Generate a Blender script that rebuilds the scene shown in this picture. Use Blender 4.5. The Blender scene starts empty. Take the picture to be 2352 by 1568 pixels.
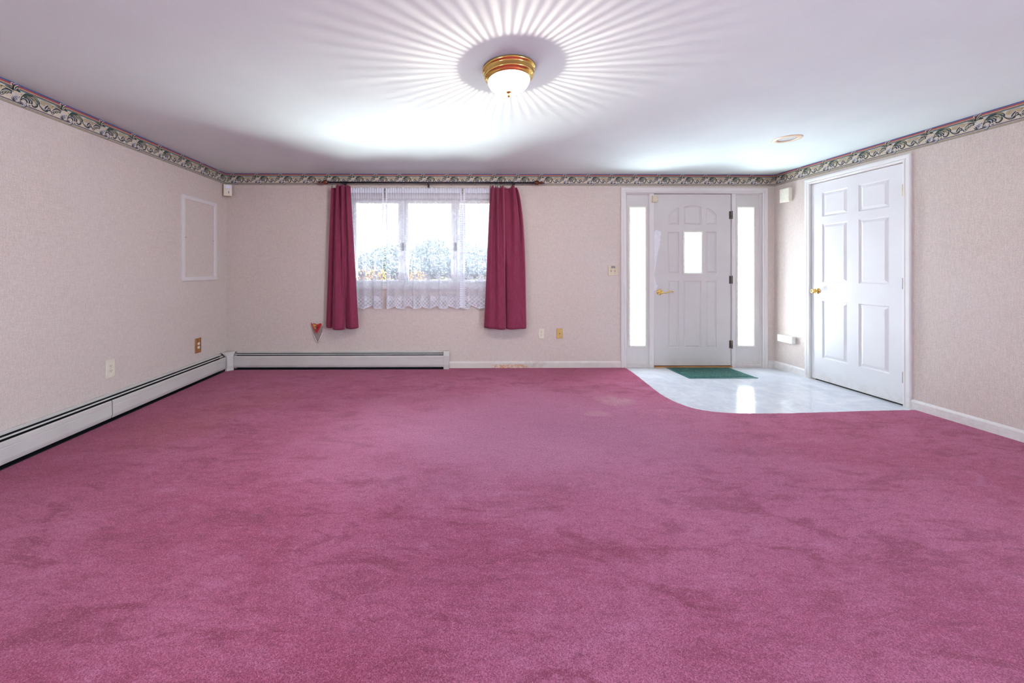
import bpy, bmesh, math, random
from mathutils import Vector
from mathutils.geometry import tessellate_polygon
C = bpy.context.scene
PI = math.pi

# ------------------------------------------------------------------ room measures (metres)
XL, XR, D, H, YB = -2.643, 3.786, 4.357, 2.275, -3.3

# ------------------------------------------------------------------ camera
cam = bpy.data.cameras.new('camera'); co = bpy.data.objects.new('camera', cam)
bpy.context.collection.objects.link(co); C.camera = co
co.location = (0, 0, 1.145); co.rotation_euler = (PI/2, 0, math.radians(-.58))
cam.sensor_width = 36; cam.lens = 855.0/2352*36
cam.shift_x = (1176-1050.66)/2352; cam.shift_y = -(784-621)/2352
cam.clip_start = .02; cam.clip_end = 500

# ------------------------------------------------------------------ light and exposure
C.view_settings.view_transform = 'Standard'; C.view_settings.look = 'None'
C.view_settings.gamma = 1; C.view_settings.use_curve_mapping = False
C.view_settings.exposure = 0.73
cy = C.cycles
cy.use_denoising = True
cy.max_bounces = 10; cy.diffuse_bounces = 5; cy.glossy_bounces = 3
cy.use_adaptive_sampling = True; cy.adaptive_threshold = .06; cy.adaptive_min_samples = 24
cy.transmission_bounces = 4; cy.transparent_max_bounces = 16
cy.sample_clamp_indirect = 8; cy.caustics_reflective = False; cy.caustics_refractive = False

SKY_E, SUN_E, LAMP_E, LOW_E, HIGH_E = 1.7, 9.0, 70.0, 2800.0, 650.0
W = bpy.data.worlds.new('sky'); C.world = W; W.use_nodes = True
wn = W.node_tree; wn.nodes.clear()
wo = wn.nodes.new('ShaderNodeOutputWorld'); wb = wn.nodes.new('ShaderNodeBackground')
wr = wn.nodes.new('ShaderNodeValToRGB'); wt = wn.nodes.new('ShaderNodeTexCoord'); ws = wn.nodes.new('ShaderNodeSeparateXYZ')
wn.links.new(wt.outputs['Generated'], ws.inputs[0]); wn.links.new(ws.outputs['Z'], wr.inputs[0])
wr.color_ramp.elements[0].position = .0; wr.color_ramp.elements[0].color = (1, 1, 1, 1)
wr.color_ramp.elements[1].position = .7; wr.color_ramp.elements[1].color = (.62, .78, 1, 1)
wn.links.new(wr.outputs[0], wb.inputs[0]); wb.inputs[1].default_value = SKY_E
wn.links.new(wb.outputs[0], wo.inputs[0])

def light(name, kind, loc, energy, color, **kw):
    l = bpy.data.lights.new(name, kind); l.energy = energy; l.color = color
    o = bpy.data.objects.new(name, l); bpy.context.collection.objects.link(o); o.location = loc
    for k, v in kw.items():
        setattr(l, k, v)
    return o
sun = light('sun', 'SUN', (0, 0, 20), SUN_E, (1, .97, .92), angle=.009)
sun.rotation_euler = Vector((-.55, .35, -.76)).to_track_quat('-Z', 'Y').to_euler()
# low and high fill lamps added outside the front glazing to brighten the room
def outdoor(name, z, y, tilt, sy, e, col):
    o = light(name, 'AREA', (1.15, D+y, z), e, col, shape='RECTANGLE', size=6.6, size_y=sy)
    o.rotation_euler = (math.radians(tilt), 0, 0)
outdoor('low_fill_lamp', .02, 1.02, -120, 1.3, LOW_E, (.90, .97, 1.0))
outdoor('high_fill_lamp', 3.1, 1.6, -42, 1.5, HIGH_E, (.74, .90, 1.0))
# daylight arriving at the front glazing
def portal(loc, sx, sy):
    o = light('sky_portal', 'AREA', loc, 1, (1, 1, 1), shape='RECTANGLE', size=sx, size_y=sy)
    o.rotation_euler = (-PI/2, 0, 0); o.data.cycles.is_portal = True
portal((-.3, D+.17, 1.48), 1.85, 1.08)
portal((2.17, D+.17, 1.07), .22, 1.7)
portal((3.45, D+.17, 1.07), .22, 1.7)
SWIN = (-2.3, -.7, .8, 2.0)              # unseen windows added in both side walls behind the viewer, for light
for sx, x in ((1, XL-.14), (-1, XR+.14)):
    o = light('sky_portal', 'AREA', (x, (SWIN[0]+SWIN[1])/2, 1.4), 1, (1, 1, 1), shape='RECTANGLE', size=SWIN[3]-SWIN[2], size_y=SWIN[1]-SWIN[0])
    o.rotation_euler = (0, -sx*PI/2, 0); o.data.cycles.is_portal = True
    o = light('side_fill_lamp', 'AREA', (x-sx*.1, (SWIN[0]+SWIN[1])/2, 1.5), 98 if sx > 0 else 235, (.62, .84, 1.0), shape='RECTANGLE', size=1.3, size_y=1.6)  # fill lamp added outside each side window
    o.rotation_euler = (0, -sx*math.radians(72), 0)

# ------------------------------------------------------------------ helpers
BASE = {}
def tag(o, label=None, cat=None, group=None, kind=None):
    if label: o['label'] = label
    if cat: o['category'] = cat
    if group: o['group'] = group
    if kind: o['kind'] = kind
    return o
def empty(name, loc, label, cat, group=None, kind=None):
    o = bpy.data.objects.new(name, None); bpy.context.collection.objects.link(o)
    o.location = loc; o.empty_display_size = .05; BASE[o] = Vector(loc)
    return tag(o, label, cat, group, kind)

class MB:
    def __init__(s): s.v = []; s.f = []; s.m = []; s.sm = []; s.uv = None
    def face(s, idx, m=0, sm=False): s.f.append(tuple(idx)); s.m.append(m); s.sm.append(sm)
    def add(s, pts):
        n = len(s.v); s.v.extend([tuple(p) for p in pts]); return list(range(n, n+len(pts)))
    def box(s, x0, x1, y0, y1, z0, z1, m=0):
        i = s.add([(x, y, z) for z in (z0, z1) for y in (y0, y1) for x in (x0, x1)])
        for q in ((0,2,3,1),(4,5,7,6),(0,1,5,4),(2,6,7,3),(0,4,6,2),(1,3,7,5)): s.face([i[k] for k in q], m)
    def fbox(s, F, a0, a1, b0, b1, d0, d1, m=0, ch=0):
        """box in a wall frame, its room side chamfered by ch"""
        lo = [(a0,b0),(a1,b0),(a1,b1),(a0,b1)]
        hi = [(a0+ch,b0+ch),(a1-ch,b0+ch),(a1-ch,b1-ch),(a0+ch,b1-ch)]
        rings = [[F(a,b,d0) for a,b in lo]]
        if ch: rings.append([F(a,b,d1-ch) for a,b in lo])
        rings.append([F(a,b,d1) for a,b in hi])
        s.loft(rings, m, caps=True)
    def loft(s, rings, m=0, caps=False, closed=True, sm=False, wrap=False):
        R = [s.add(r) for r in rings]; n = len(R[0])
        pairs = list(zip(R[:-1], R[1:]))
        if wrap: pairs.append((R[-1], R[0]))
        for A, B in pairs:
            for k in range(n if closed else n-1):
                j = (k+1) % n; s.face([A[k], A[j], B[j], B[k]], m, sm)
        if caps: s.face(list(reversed(R[0])), m); s.face(R[-1], m)
        return R
    def plate(s, F, outer, holes, d0, d1, m=0):
        for d in (d0, d1):
            loops = [outer]+holes
            pts = [F(a, b, d) for lp in loops for a, b in lp]
            ids = s.add(pts)
            for t in tessellate_polygon([[Vector((a, b, 0)) for a, b in lp] for lp in loops]): s.face([ids[k] for k in t], m)
        for lp in [outer]+holes: s.loft([[F(a,b,d0) for a,b in lp], [F(a,b,d1) for a,b in lp]], m)
    def tube(s, pts, r, n=8, m=0, caps=True, sm=True):
        pts = [Vector(p) for p in pts]; rr = r if isinstance(r, (list, tuple)) else [r]*len(pts)
        rings = []; up = None
        for i, p in enumerate(pts):
            t = (pts[min(i+1, len(pts)-1)]-pts[max(i-1, 0)]).normalized()
            if up is None: up = Vector((0,0,1)) if abs(t.z) < .9 else Vector((1,0,0))
            x = t.cross(up).normalized(); y = x.cross(t).normalized(); up = y
            rings.append([p+(x*math.cos(a)+y*math.sin(a))*rr[i] for a in [2*PI*k/n for k in range(n)]])
        s.loft(rings, m, caps=caps, sm=sm)
    def lathe(s, c, prof, n=32, m=0, ax='z', sm=True, capend=True, F=None):
        c = Vector(c); rings = []
        for r, h in prof:
            ring = []
            for k in range(n):
                a = 2*PI*k/n; u, v = r*math.cos(a), r*math.sin(a)
                ring.append(c+(Vector((u,v,h)) if ax=='z' else Vector((u,h,v)) if ax=='y' else Vector((h,u,v))))
            rings.append(ring)
        R = s.loft(rings, m, sm=sm)
        if capend: s.face(R[0], m); s.face(R[-1], m)
    def sweep(s, F, path, prof, closed=False, m=0, sm=False):
        """path in wall plane (a,b); prof (w,d), w to the left of travel; mitred"""
        n = len(path); rings = []
        for i, p in enumerate(path):
            p = Vector(p)
            prv = Vector(path[i-1]) if (i > 0 or closed) else None
            nxt = Vector(path[(i+1) % n]) if (i < n-1 or closed) else None
            dirs = []
            if prv is not None: dirs.append((p-prv).normalized())
            if nxt is not None: dirs.append((nxt-p).normalized())
            ns = [Vector((-d.y, d.x)) for d in dirs]
            mvec = sum(ns, Vector((0,0)))
            mvec = mvec/(mvec.dot(ns[0])) if len(ns) == 2 else ns[0]
            rings.append([F(*(p+mvec*w), d) for w, d in prof])
        s.loft(rings, m, closed=True, caps=not closed, wrap=closed, sm=sm)
    def inset(s, F, poly, prof, m=0):
        """poly counter-clockwise; prof (inset,d) rings, last one filled"""
        def ins(t):
            out = []; n = len(poly)
            for i in range(n):
                p0, p, p1 = Vector(poly[i-1]), Vector(poly[i]), Vector(poly[(i+1) % n])
                n0 = (p-p0).normalized(); n1 = (p1-p).normalized()
                n0 = Vector((-n0.y, n0.x)); n1 = Vector((-n1.y, n1.x)); mv = n0+n1; mv = mv/mv.dot(n0)
                out.append(p+mv*t)
            return out
        rings = [[F(q.x, q.y, d) for q in ins(t)] for t, d in prof]
        R = s.loft(rings, m); s.face(R[-1], m)

def mesh(name, mb, mats, parent=None, origin=None, recalc=True, label=None, bevel=0, solid=0, subsurf=0):
    base = BASE[parent] if parent else Vector(origin or (0,0,0))
    me = bpy.data.meshes.new(name)
    me.from_pydata([tuple(Vector(p)-base) for p in mb.v], [], mb.f)
    if not isinstance(mats, (list, tuple)): mats = [mats]
    for m in mats: me.materials.append(m)
    me.polygons.foreach_set('material_index', mb.m); me.polygons.foreach_set('use_smooth', mb.sm)
    if mb.uv:
        ul = me.uv_layers.new(name='uv')
        for lp in me.loops: ul.data[lp.index].uv = mb.uv[lp.vertex_index]
    if recalc:
        bm = bmesh.new(); bm.from_mesh(me); bmesh.ops.remove_doubles(bm, verts=bm.verts, dist=1e-6) if not mb.uv else None
        bmesh.ops.recalc_face_normals(bm, faces=bm.faces); bm.to_mesh(me); bm.free()
    me.update()
    o = bpy.data.objects.new(name, me); bpy.context.collection.objects.link(o)
    if parent: o.parent = parent
    else: o.location = base
    BASE[o] = base
    if label: o['label'] = label
    if solid: md = o.modifiers.new('solid', 'SOLIDIFY'); md.thickness = solid; md.offset = 0
    if subsurf: md = o.modifiers.new('sub', 'SUBSURF'); md.levels = subsurf; md.render_levels = subsurf
    if bevel:
        md = o.modifiers.new('bevel', 'BEVEL'); md.width = bevel; md.segments = 2; md.limit_method = 'ANGLE'
    return o
def FAR(a, b, d): return (a, D-d, b)
def RIGHT(a, b, d): return (XR-d, a, b)
def LEFT(a, b, d): return (XL+d, a, b)
def REAR(a, b, d): return (a, YB+d, b)
def rect(a0, a1, b0, b1): return [(a0,b0),(a1,b0),(a1,b1),(a0,b1)]
def circle(cx, cy_, r, n=32): return [(cx+r*math.cos(2*PI*k/n), cy_+r*math.sin(2*PI*k/n)) for k in range(n)]
def catmull(pts, n=6):
    out = []; L = len(pts)
    for i in range(L-1):
        p0, p1, p2, p3 = [Vector(pts[max(0, min(L-1, k))]) for k in (i-1, i, i+1, i+2)]
        for j in range(n):
            t = j/n
            out.append(.5*((2*p1)+(p2-p0)*t+(2*p0-5*p1+4*p2-p3)*t*t+(3*p1-p0-3*p2+p3)*t**3))
    out.append(Vector(pts[-1])); return out

# ------------------------------------------------------------------ materials
class NT:
    def __init__(s, name):
        s.mat = bpy.data.materials.new(name); s.mat.use_nodes = True; s.t = s.mat.node_tree
        s.t.nodes.clear(); s.out = s.t.nodes.new('ShaderNodeOutputMaterial')
    def n(s, typ, **kw):
        x = s.t.nodes.new(typ)
        for k, v in kw.items(): setattr(x, k, v)
        return x
    def put(s, sock, val):
        if isinstance(val, bpy.types.NodeSocket): s.t.links.new(val, sock)
        elif isinstance(val, (tuple, list)) and len(val) == 3 and sock.type == 'RGBA': sock.default_value = (*val, 1)
        else: sock.default_value = val
    def m(s, op, a, b=0.0, c=None, clamp=False):
        x = s.n('ShaderNodeMath', operation=op); x.use_clamp = clamp
        s.put(x.inputs[0], a); s.put(x.inputs[1], b)
        if c is not None: s.put(x.inputs[2], c)
        return x.outputs[0]
    def pos(s):
        g = s.n('ShaderNodeNewGeometry'); return g.outputs['Position']
    def xyz(s, vec):
        x = s.n('ShaderNodeSeparateXYZ'); s.put(x.inputs[0], vec); return x.outputs
    def scale(s, vec, sc, loc=(0,0,0), rot=(0,0,0)):
        x = s.n('ShaderNodeMapping'); s.put(x.inputs['Vector'], vec); x.inputs['Scale'].default_value = sc
        x.inputs['Location'].default_value = loc; x.inputs['Rotation'].default_value = rot; return x.outputs[0]
    def noise(s, vec, sc, detail=3, rough=.5, dist=0):
        x = s.n('ShaderNodeTexNoise'); s.put(x.inputs['Vector'], vec); x.inputs['Scale'].default_value = sc
        x.inputs['Detail'].default_value = detail; x.inputs['Roughness'].default_value = rough; x.inputs['Distortion'].default_value = dist
        return x.outputs['Fac']
    def ramp(s, fac, lo, hi, a=0.0, b=1.0):
        x = s.n('ShaderNodeMapRange'); s.put(x.inputs[0], fac)
        x.inputs[1].default_value = lo; x.inputs[2].default_value = hi; x.inputs[3].default_value = a; x.inputs[4].default_value = b
        return x.outputs[0]
    def sstep(s, fac, lo, hi, a=0.0, b=1.0):
        x = s.n('ShaderNodeMapRange', interpolation_type='SMOOTHSTEP'); s.put(x.inputs[0], fac)
        x.inputs[1].default_value = lo; x.inputs[2].default_value = hi; x.inputs[3].default_value = a; x.inputs[4].default_value = b
        return x.outputs[0]
    def mix(s, fac, a, b):
        x = s.n('ShaderNodeMix', data_type='RGBA'); s.put(x.inputs[0], fac); s.put(x.inputs[6], a); s.put(x.inputs[7], b); return x.outputs[2]
    def bump(s, h, strength=.3, dist=.002):
        x = s.n('ShaderNodeBump'); s.put(x.inputs['Height'], h); x.inputs['Strength'].default_value = strength
        x.inputs['Distance'].default_value = dist; return x.outputs[0]
    def pbr(s, col, rough=.5, metal=0.0, normal=None, **kw):
        x = s.n('ShaderNodeBsdfPrincipled'); s.put(x.inputs['Base Color'], col); s.put(x.inputs['Roughness'], rough)
        s.put(x.inputs['Metallic'], metal)
        if normal is not None: s.put(x.inputs['Normal'], normal)
        for k, v in kw.items(): s.put(x.inputs[k.replace('_', ' ')], v)
        return x.outputs[0]
    def mixs(s, fac, a, b):
        x = s.n('ShaderNodeMixShader'); s.put(x.inputs[0], fac); s.t.links.new(a, x.inputs[1]); s.t.links.new(b, x.inputs[2]); return x.outputs[0]
    def done(s, sh): s.t.links.new(sh, s.out.inputs[0]); return s.mat

def simple(name, col, rough=.5, metal=0.0, var=.06, sc=30, bump=0.0, **kw):
    t = NT(name); p = t.pos(); n = t.noise(p, sc, 3)
    a = tuple(c*(1-var) for c in col); b = tuple(min(1, c*(1+var)) for c in col)
    c = t.mix(t.ramp(n, .3, .7), a, b)
    nm = t.bump(t.noise(p, sc*4, 2), bump, .002) if bump else None
    return t.done(t.pbr(c, rough, metal, nm, **kw))

def m_wallpaper():
    t = NT('grasscloth_wallpaper'); p = t.pos()
    v = t.noise(t.scale(p, (260, 260, 22)), 1, 2, .6)
    h = t.noise(t.scale(p, (24, 24, 300)), 1, 2, .6)
    f = t.noise(p, 230, 2, .7)
    big = t.noise(p, 1.3, 3)
    w = t.m('ADD', t.m('MULTIPLY', v, .30), t.m('ADD', t.m('MULTIPLY', h, .24), t.m('MULTIPLY', f, .56)))
    c = t.mix(t.ramp(w, .45, .66), (.51, .43, .39), (.70, .60, .545))
    c = t.mix(t.ramp(big, .35, .7, 0, .22), c, (.63, .57, .555))
    sp = t.ramp(t.noise(p, 240, 1, .5), .66, .74, 0, .55)
    c = t.mix(sp, c, (.36, .30, .32))
    return t.done(t.pbr(c, .75, 0.0, t.bump(w, .25, .0015), Specular_IOR_Level=.25))
def m_ceiling():
    t = NT('painted_ceiling'); p = t.pos()
    c = t.mix(t.ramp(t.noise(p, 2.2, 4), .3, .7), (.69, .785, .77), (.73, .825, .81))
    return t.done(t.pbr(c, .8, 0.0, t.bump(t.noise(p, 90, 3, .6), .12, .002), Specular_IOR_Level=.2))
def m_carpet():
    t = NT('rose_carpet'); p = t.pos(); q = t.xyz(p)
    tuft = t.n('ShaderNodeTexVoronoi'); t.put(tuft.inputs['Vector'], t.scale(p, (1, 1, .2))); tuft.inputs['Scale'].default_value = 210
    fine = t.m('ADD', t.m('MULTIPLY', t.noise(p, 400, 3, .8), .86), t.m('MULTIPLY', tuft.outputs['Distance'], .16))
    mid = t.noise(t.scale(p, (13, 34, 14), rot=(0, 0, .16)), 1, 6, .68, .7)
    big = t.noise(t.scale(p, (.9, 1.4, 1), (5.2, 0, 0)), 1, 5, .62, .5)
    blot = t.noise(t.scale(p, (2.6, 7.0, 1), (3.1, 1.7, 0), (0, 0, .14)), 1, 7, .7, .9)
    spt = t.noise(t.scale(p, (7, 17, 1), (1.1, .4, 0), (0, 0, -.1)), 1, 4, .6, .4)
    c = t.mix(t.ramp(big, .36, .62), (.38, .058, .122), (.49, .118, .215))
    c = t.mix(t.sstep(blot, .50, .64, 0, .85), c, (.26, .030, .065))
    c = t.mix(t.sstep(blot, .46, .30, 0, .6), c, (.53, .165, .29))
    c = t.mix(t.sstep(spt, .64, .72, 0, .65), c, (.20, .022, .052))
    c = t.mix(t.ramp(mid, .50, .74, 0, .7), c, (.22, .028, .065))
    c = t.mix(t.ramp(mid, .46, .26, 0, .55), c, (.54, .17, .28))
    # the pile turns a deeper red towards the left and far walls
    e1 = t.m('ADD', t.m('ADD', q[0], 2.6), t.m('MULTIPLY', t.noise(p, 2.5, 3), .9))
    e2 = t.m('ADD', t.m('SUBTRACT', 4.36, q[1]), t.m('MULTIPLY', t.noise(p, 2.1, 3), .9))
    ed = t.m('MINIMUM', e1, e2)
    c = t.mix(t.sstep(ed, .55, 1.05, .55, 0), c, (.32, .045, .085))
    # window glare painted into the pile, paler across the middle of the room
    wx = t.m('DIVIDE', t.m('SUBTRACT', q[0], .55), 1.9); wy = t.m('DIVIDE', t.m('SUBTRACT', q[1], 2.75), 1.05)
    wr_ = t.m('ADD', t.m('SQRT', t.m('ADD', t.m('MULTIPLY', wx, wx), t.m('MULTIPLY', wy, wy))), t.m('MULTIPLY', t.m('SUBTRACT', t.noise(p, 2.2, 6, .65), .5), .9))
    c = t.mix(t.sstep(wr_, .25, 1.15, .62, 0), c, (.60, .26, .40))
    # faded brownish cleaning patch in front of the left heater, bleached spots near the hall tiles
    def spot(cx, cy_, rx, ry, wob=.5):
        dx = t.m('DIVIDE', t.m('SUBTRACT', q[0], cx), rx); dy = t.m('DIVIDE', t.m('SUBTRACT', q[1], cy_), ry)
        r = t.m('SQRT', t.m('ADD', t.m('MULTIPLY', dx, dx), t.m('MULTIPLY', dy, dy)))
        return t.sstep(t.m('ADD', r, t.m('MULTIPLY', t.m('SUBTRACT', t.noise(p, 9, 4), .5), wob*2)), .35, 1.25, 1, 0)
    c = t.mix(t.m('MULTIPLY', spot(-2.0, 2.75, .38, .45), .45), c, (.42, .11, .10))
    c = t.mix(t.m('MULTIPLY', spot(-1.75, 3.3, .45, .35), .35), c, (.42, .11, .10))
    c = t.mix(t.m('MULTIPLY', spot(1.42, 3.25, .17, .12, .9), .4), c, (.72, .48, .46))
    c = t.mix(t.m('MULTIPLY', spot(1.13, 2.95, .13, .06, .9), .3), c, (.72, .48, .46))
    c = t.mix(t.ramp(fine, .52, .40, 0, .9), c, (.16, .018, .045))
    c = t.mix(t.ramp(fine, .54, .66, 0, .65), c, (.68, .27, .38))
    hgt = t.m('ADD', t.m('MULTIPLY', fine, .8), t.m('MULTIPLY', mid, .8))
    return t.done(t.pbr(c, .95, 0.0, t.bump(hgt, .8, .006), Specular_IOR_Level=.1, Sheen_Weight=.30, Sheen_Roughness=.4, Sheen_Tint=(1, .62, .88, 1)))
def m_tile():
    t = NT('glossy_white_tile'); p = t.pos(); q = t.xyz(p)
    def line(v, off, per=.2016):
        f = t.m('FRACT', t.m('ADD', t.m('DIVIDE', t.m('SUBTRACT', v, off), per), 50.5))
        return t.m('ABSOLUTE', t.m('SUBTRACT', f, .5))
    g = t.m('MINIMUM', line(q[0], 2.15), line(q[1], 3.123))
    gm = t.sstep(g, .010, .018, 0, 1)
    v = t.noise(t.scale(p, (3, 3, 3)), 1.6, 7, .7, 1.2)
    c = t.mix(t.ramp(v, .42, .6), (.60, .63, .70), (.72, .74, .78))
    dirt = t.sstep(q[1], 3.95, 4.35, 0, .35)
    c = t.mix(t.m('MULTIPLY', dirt, t.ramp(t.noise(p, 6, 5), .3, .7)), c, (.55, .50, .42))
    c = t.mix(gm, (.38, .39, .44), c)
    return t.done(t.pbr(c, t.ramp(gm, 0, 1, .45, .13), 0.0, t.bump(gm, .5, .0025), Specular_IOR_Level=.6))
def m_lace():
    """net with roses in staggered rows, small curls between, a dense scalloped foot and an edging strip; uv in metres of cloth"""
    t = NT('white_lace'); u = t.n('ShaderNodeUVMap'); uv = t.xyz(u.outputs[0]); U, V = uv[0], uv[1]
    PU, PV = .165, .235
    def rose(r0, offu, offv, stag=.5, pu=PU, pv=PV):
        row = t.m('FLOOR', t.m('DIVIDE', t.m('ADD', V, offv), pv))
        su = t.m('ADD', t.m('DIVIDE', t.m('ADD', U, offu), pu), t.m('MULTIPLY', row, stag))
        du = t.m('MULTIPLY', t.m('SUBTRACT', t.m('FRACT', su), .5), pu)
        dv = t.m('MULTIPLY', t.m('SUBTRACT', t.m('FRACT', t.m('DIVIDE', t.m('ADD', V, offv), pv)), .5), pv)
        r = t.m('SQRT', t.m('ADD', t.m('MULTIPLY', du, du), t.m('MULTIPLY', dv, dv)))
        an = t.m('ARCTAN2', dv, du)
        R = t.m('MULTIPLY', t.m('ADD', 1.0, t.m('MULTIPLY', t.m('ABSOLUTE', t.m('SINE', t.m('MULTIPLY', an, 3.5))), .22)), r0)
        q = t.m('DIVIDE', r, R)
        inside = t.sstep(q, .93, 1.0, 1, 0)
        ring = t.sstep(t.m('SINE', t.m('ADD', t.m('MULTIPLY', q, 17), t.m('MULTIPLY', an, 2))), -.3, .3)
        return t.m('MULTIPLY', inside, t.m('ADD', .35, t.m('MULTIPLY', ring, .65))), r, an
    ro, r, an = rose(.030, 0, 0)
    # leaf curls: swirl of a stretched voronoi
    vo = t.n('ShaderNodeTexVoronoi', feature='DISTANCE_TO_EDGE'); t.put(vo.inputs['Vector'], t.scale(u.outputs[0], (1, 1, 1))); vo.inputs['Scale'].default_value = 26
    no = t.noise(t.scale(u.outputs[0], (1, 1.6, 1)), 34, 2, .5, 1.6)
    curl = t.m('MULTIPLY', t.sstep(t.m('ABSOLUTE', t.m('SUBTRACT', no, .5)), .0, .035, 1, 0), t.sstep(t.noise(u.outputs[0], 11, 1), .50, .56))
    ring2 = t.m('MULTIPLY', t.sstep(t.m('ABSOLUTE', t.m('SUBTRACT', r, .050)), .0, .005, 1, 0), t.sstep(t.m('SINE', t.m('MULTIPLY', an, 5)), 0, .4))
    low = t.sstep(V, 1.02, 1.16, 1, 0)
    dense = t.m('MULTIPLY', low, t.sstep(t.m('ABSOLUTE', t.m('SUBTRACT', t.noise(u.outputs[0], 48, 3, .5, 2.2), .5)), .015, .05, 1, 0))
    # row of big roses above the foot
    ro2, r2, a2 = rose(.044, .05, -1.07+.5*.34, 0, .19, .34)
    ro2 = t.m('MULTIPLY', ro2, t.sstep(V, .98, 1.0))
    ro2 = t.m('MULTIPLY', ro2, t.sstep(V, 1.26, 1.24))
    # foot diamonds
    dia = t.m('ADD', t.m('ABSOLUTE', t.m('SUBTRACT', t.m('FRACT', t.m('DIVIDE', U, .035)), .5)), t.m('ABSOLUTE', t.m('SUBTRACT', t.m('FRACT', t.m('DIVIDE', V, .045)), .5)))
    foot = t.m('MULTIPLY', t.sstep(V, .93, .80), t.m('ADD', .25, t.m('MULTIPLY', t.sstep(t.m('ABSOLUTE', t.m('SUBTRACT', dia, .5)), .06, .12, 1, 0), .6)))
    # dense strip along each selvedge: second uv channel stored in colour attribute
    ed = t.n('ShaderNodeAttribute', attribute_name='edge').outputs['Fac']
    hole = t.m('SUBTRACT', t.m('FRACT', t.m('DIVIDE', V, .026)), .5)
    wav = t.m('MULTIPLY', t.m('ABSOLUTE', hole), .02)
    strip = t.m('MULTIPLY', t.sstep(t.m('SUBTRACT', ed, wav), .022, .026, 1, 0), t.m('ADD', .45, t.m('MULTIPLY', t.sstep(t.m('ADD', t.m('ABSOLUTE', t.m('SUBTRACT', ed, .011)), t.m('MULTIPLY', t.m('ABSOLUTE', hole), .02)), .004, .006), .55)))
    top = t.m('ADD', t.sstep(V, 1.955, 1.99, 0, .22), t.sstep(V, 2.035, 2.045, 0, .5))
    calm = t.sstep(V, 1.93, 1.96, 1, 0)
    hem = t.n('ShaderNodeAttribute', attribute_name='hem').outputs['Fac']
    hm = t.sstep(hem, .010, .016, .85, 0)
    net = t.m('ADD', .30, t.m('MULTIPLY', low, .12))
    a = t.m('MAXIMUM', t.m('MULTIPLY', ro, .95), t.m('MULTIPLY', ro2, .96))
    a = t.m('MAXIMUM', a, t.m('MAXIMUM', t.m('MULTIPLY', curl, .85), t.m('MULTIPLY', ring2, .6)))
    a = t.m('MULTIPLY', a, calm)
    a = t.m('MAXIMUM', a, t.m('MAXIMUM', t.m('MULTIPLY', dense, .6), foot))
    a = t.m('MAXIMUM', a, t.m('MAXIMUM', strip, hm))
    a = t.m('ADD', t.m('MAXIMUM', a, net), top, clamp=True)
    tr = t.n('ShaderNodeBsdfTransparent'); df = t.n('ShaderNodeBsdfDiffuse'); tl = t.n('ShaderNodeBsdfTranslucent')
    t.put(df.inputs[0], (.78, .80, .88)); t.put(tl.inputs[0], (.38, .48, .68))
    cloth = t.mixs(.10, df.outputs[0], tl.outputs[0])
    return t.done(t.mixs(a, tr.outputs[0], cloth))
def m_velvet():
    t = NT('burgundy_velvet'); p = t.pos()
    n = t.noise(t.scale(p, (60, 60, 14)), 1, 4, .7); f = t.noise(p, 320, 2, .7)
    c = t.mix(t.ramp(n, .3, .7), (.16, .020, .048), (.23, .036, .080))
    c = t.mix(t.ramp(f, .35, .7, 0, .5), c, (.34, .06, .115))
    return t.done(t.pbr(c, .8, 0.0, t.bump(f, .25, .001), Specular_IOR_Level=.15, Sheen_Weight=1.0, Sheen_Roughness=.3, Sheen_Tint=(1, .55, .70, 1)))
def m_glass(name, col=(1,1,1), refl=1.0):
    t = NT(name); tr = t.n('ShaderNodeBsdfTransparent'); t.put(tr.inputs[0], col)
    gl = t.n('ShaderNodeBsdfGlossy'); gl.inputs['Roughness'].default_value = .02
    fr = t.n('ShaderNodeFresnel'); fr.inputs[0].default_value = 1.45
    return t.done(t.mixs(t.m('MULTIPLY', fr.outputs[0], refl), tr.outputs[0], gl.outputs[0]))
def m_etched(name, cx, cz, a, b, rows):
    """bright obscured glass with an oval etched medallion of curls about (cx, cz) and a spray near its foot"""
    t = NT(name); q = t.xyz(t.pos())
    dx = t.m('DIVIDE', t.m('SUBTRACT', q[0], cx), a); dz = t.m('DIVIDE', t.m('SUBTRACT', q[2], cz), b)
    ax = t.m('ABSOLUTE', t.m('SUBTRACT', q[0], cx))
    r = t.m('SQRT', t.m('ADD', t.m('MULTIPLY', dx, dx), t.m('MULTIPLY', dz, dz)))
    cmb = t.n('ShaderNodeCombineXYZ'); t.put(cmb.inputs[0], ax); t.put(cmb.inputs[1], q[2])
    cur = t.sstep(t.m('ABSOLUTE', t.m('SUBTRACT', t.noise(cmb.outputs[0], 46, 2, .5, 1.5), .5)), .02, .06, 1, 0)
    band = t.m('MULTIPLY', t.sstep(r, .55, .65), t.sstep(r, 1.0, .9))
    pat = t.m('MULTIPLY', band, cur)
    if rows:
        fo = t.m('SUBTRACT', q[2], rows)
        pat = t.m('MAXIMUM', pat, t.m('MULTIPLY', t.m('MULTIPLY', t.sstep(fo, 0, .02), t.sstep(fo, .09, .07)), cur))
    tr = t.n('ShaderNodeBsdfTransparent'); t.put(tr.inputs[0], t.mix(pat, (.80, .82, .84), (.09, .13, .19)))
    tl = t.n('ShaderNodeBsdfTranslucent'); t.put(tl.inputs[0], t.mix(pat, (.62, .65, .68), (.07, .10, .15)))
    gl = t.n('ShaderNodeBsdfGlossy'); gl.inputs['Roughness'].default_value = .08
    return t.done(t.mixs(.05, t.mixs(.40, tr.outputs[0], tl.outputs[0]), gl.outputs[0]))
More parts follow.
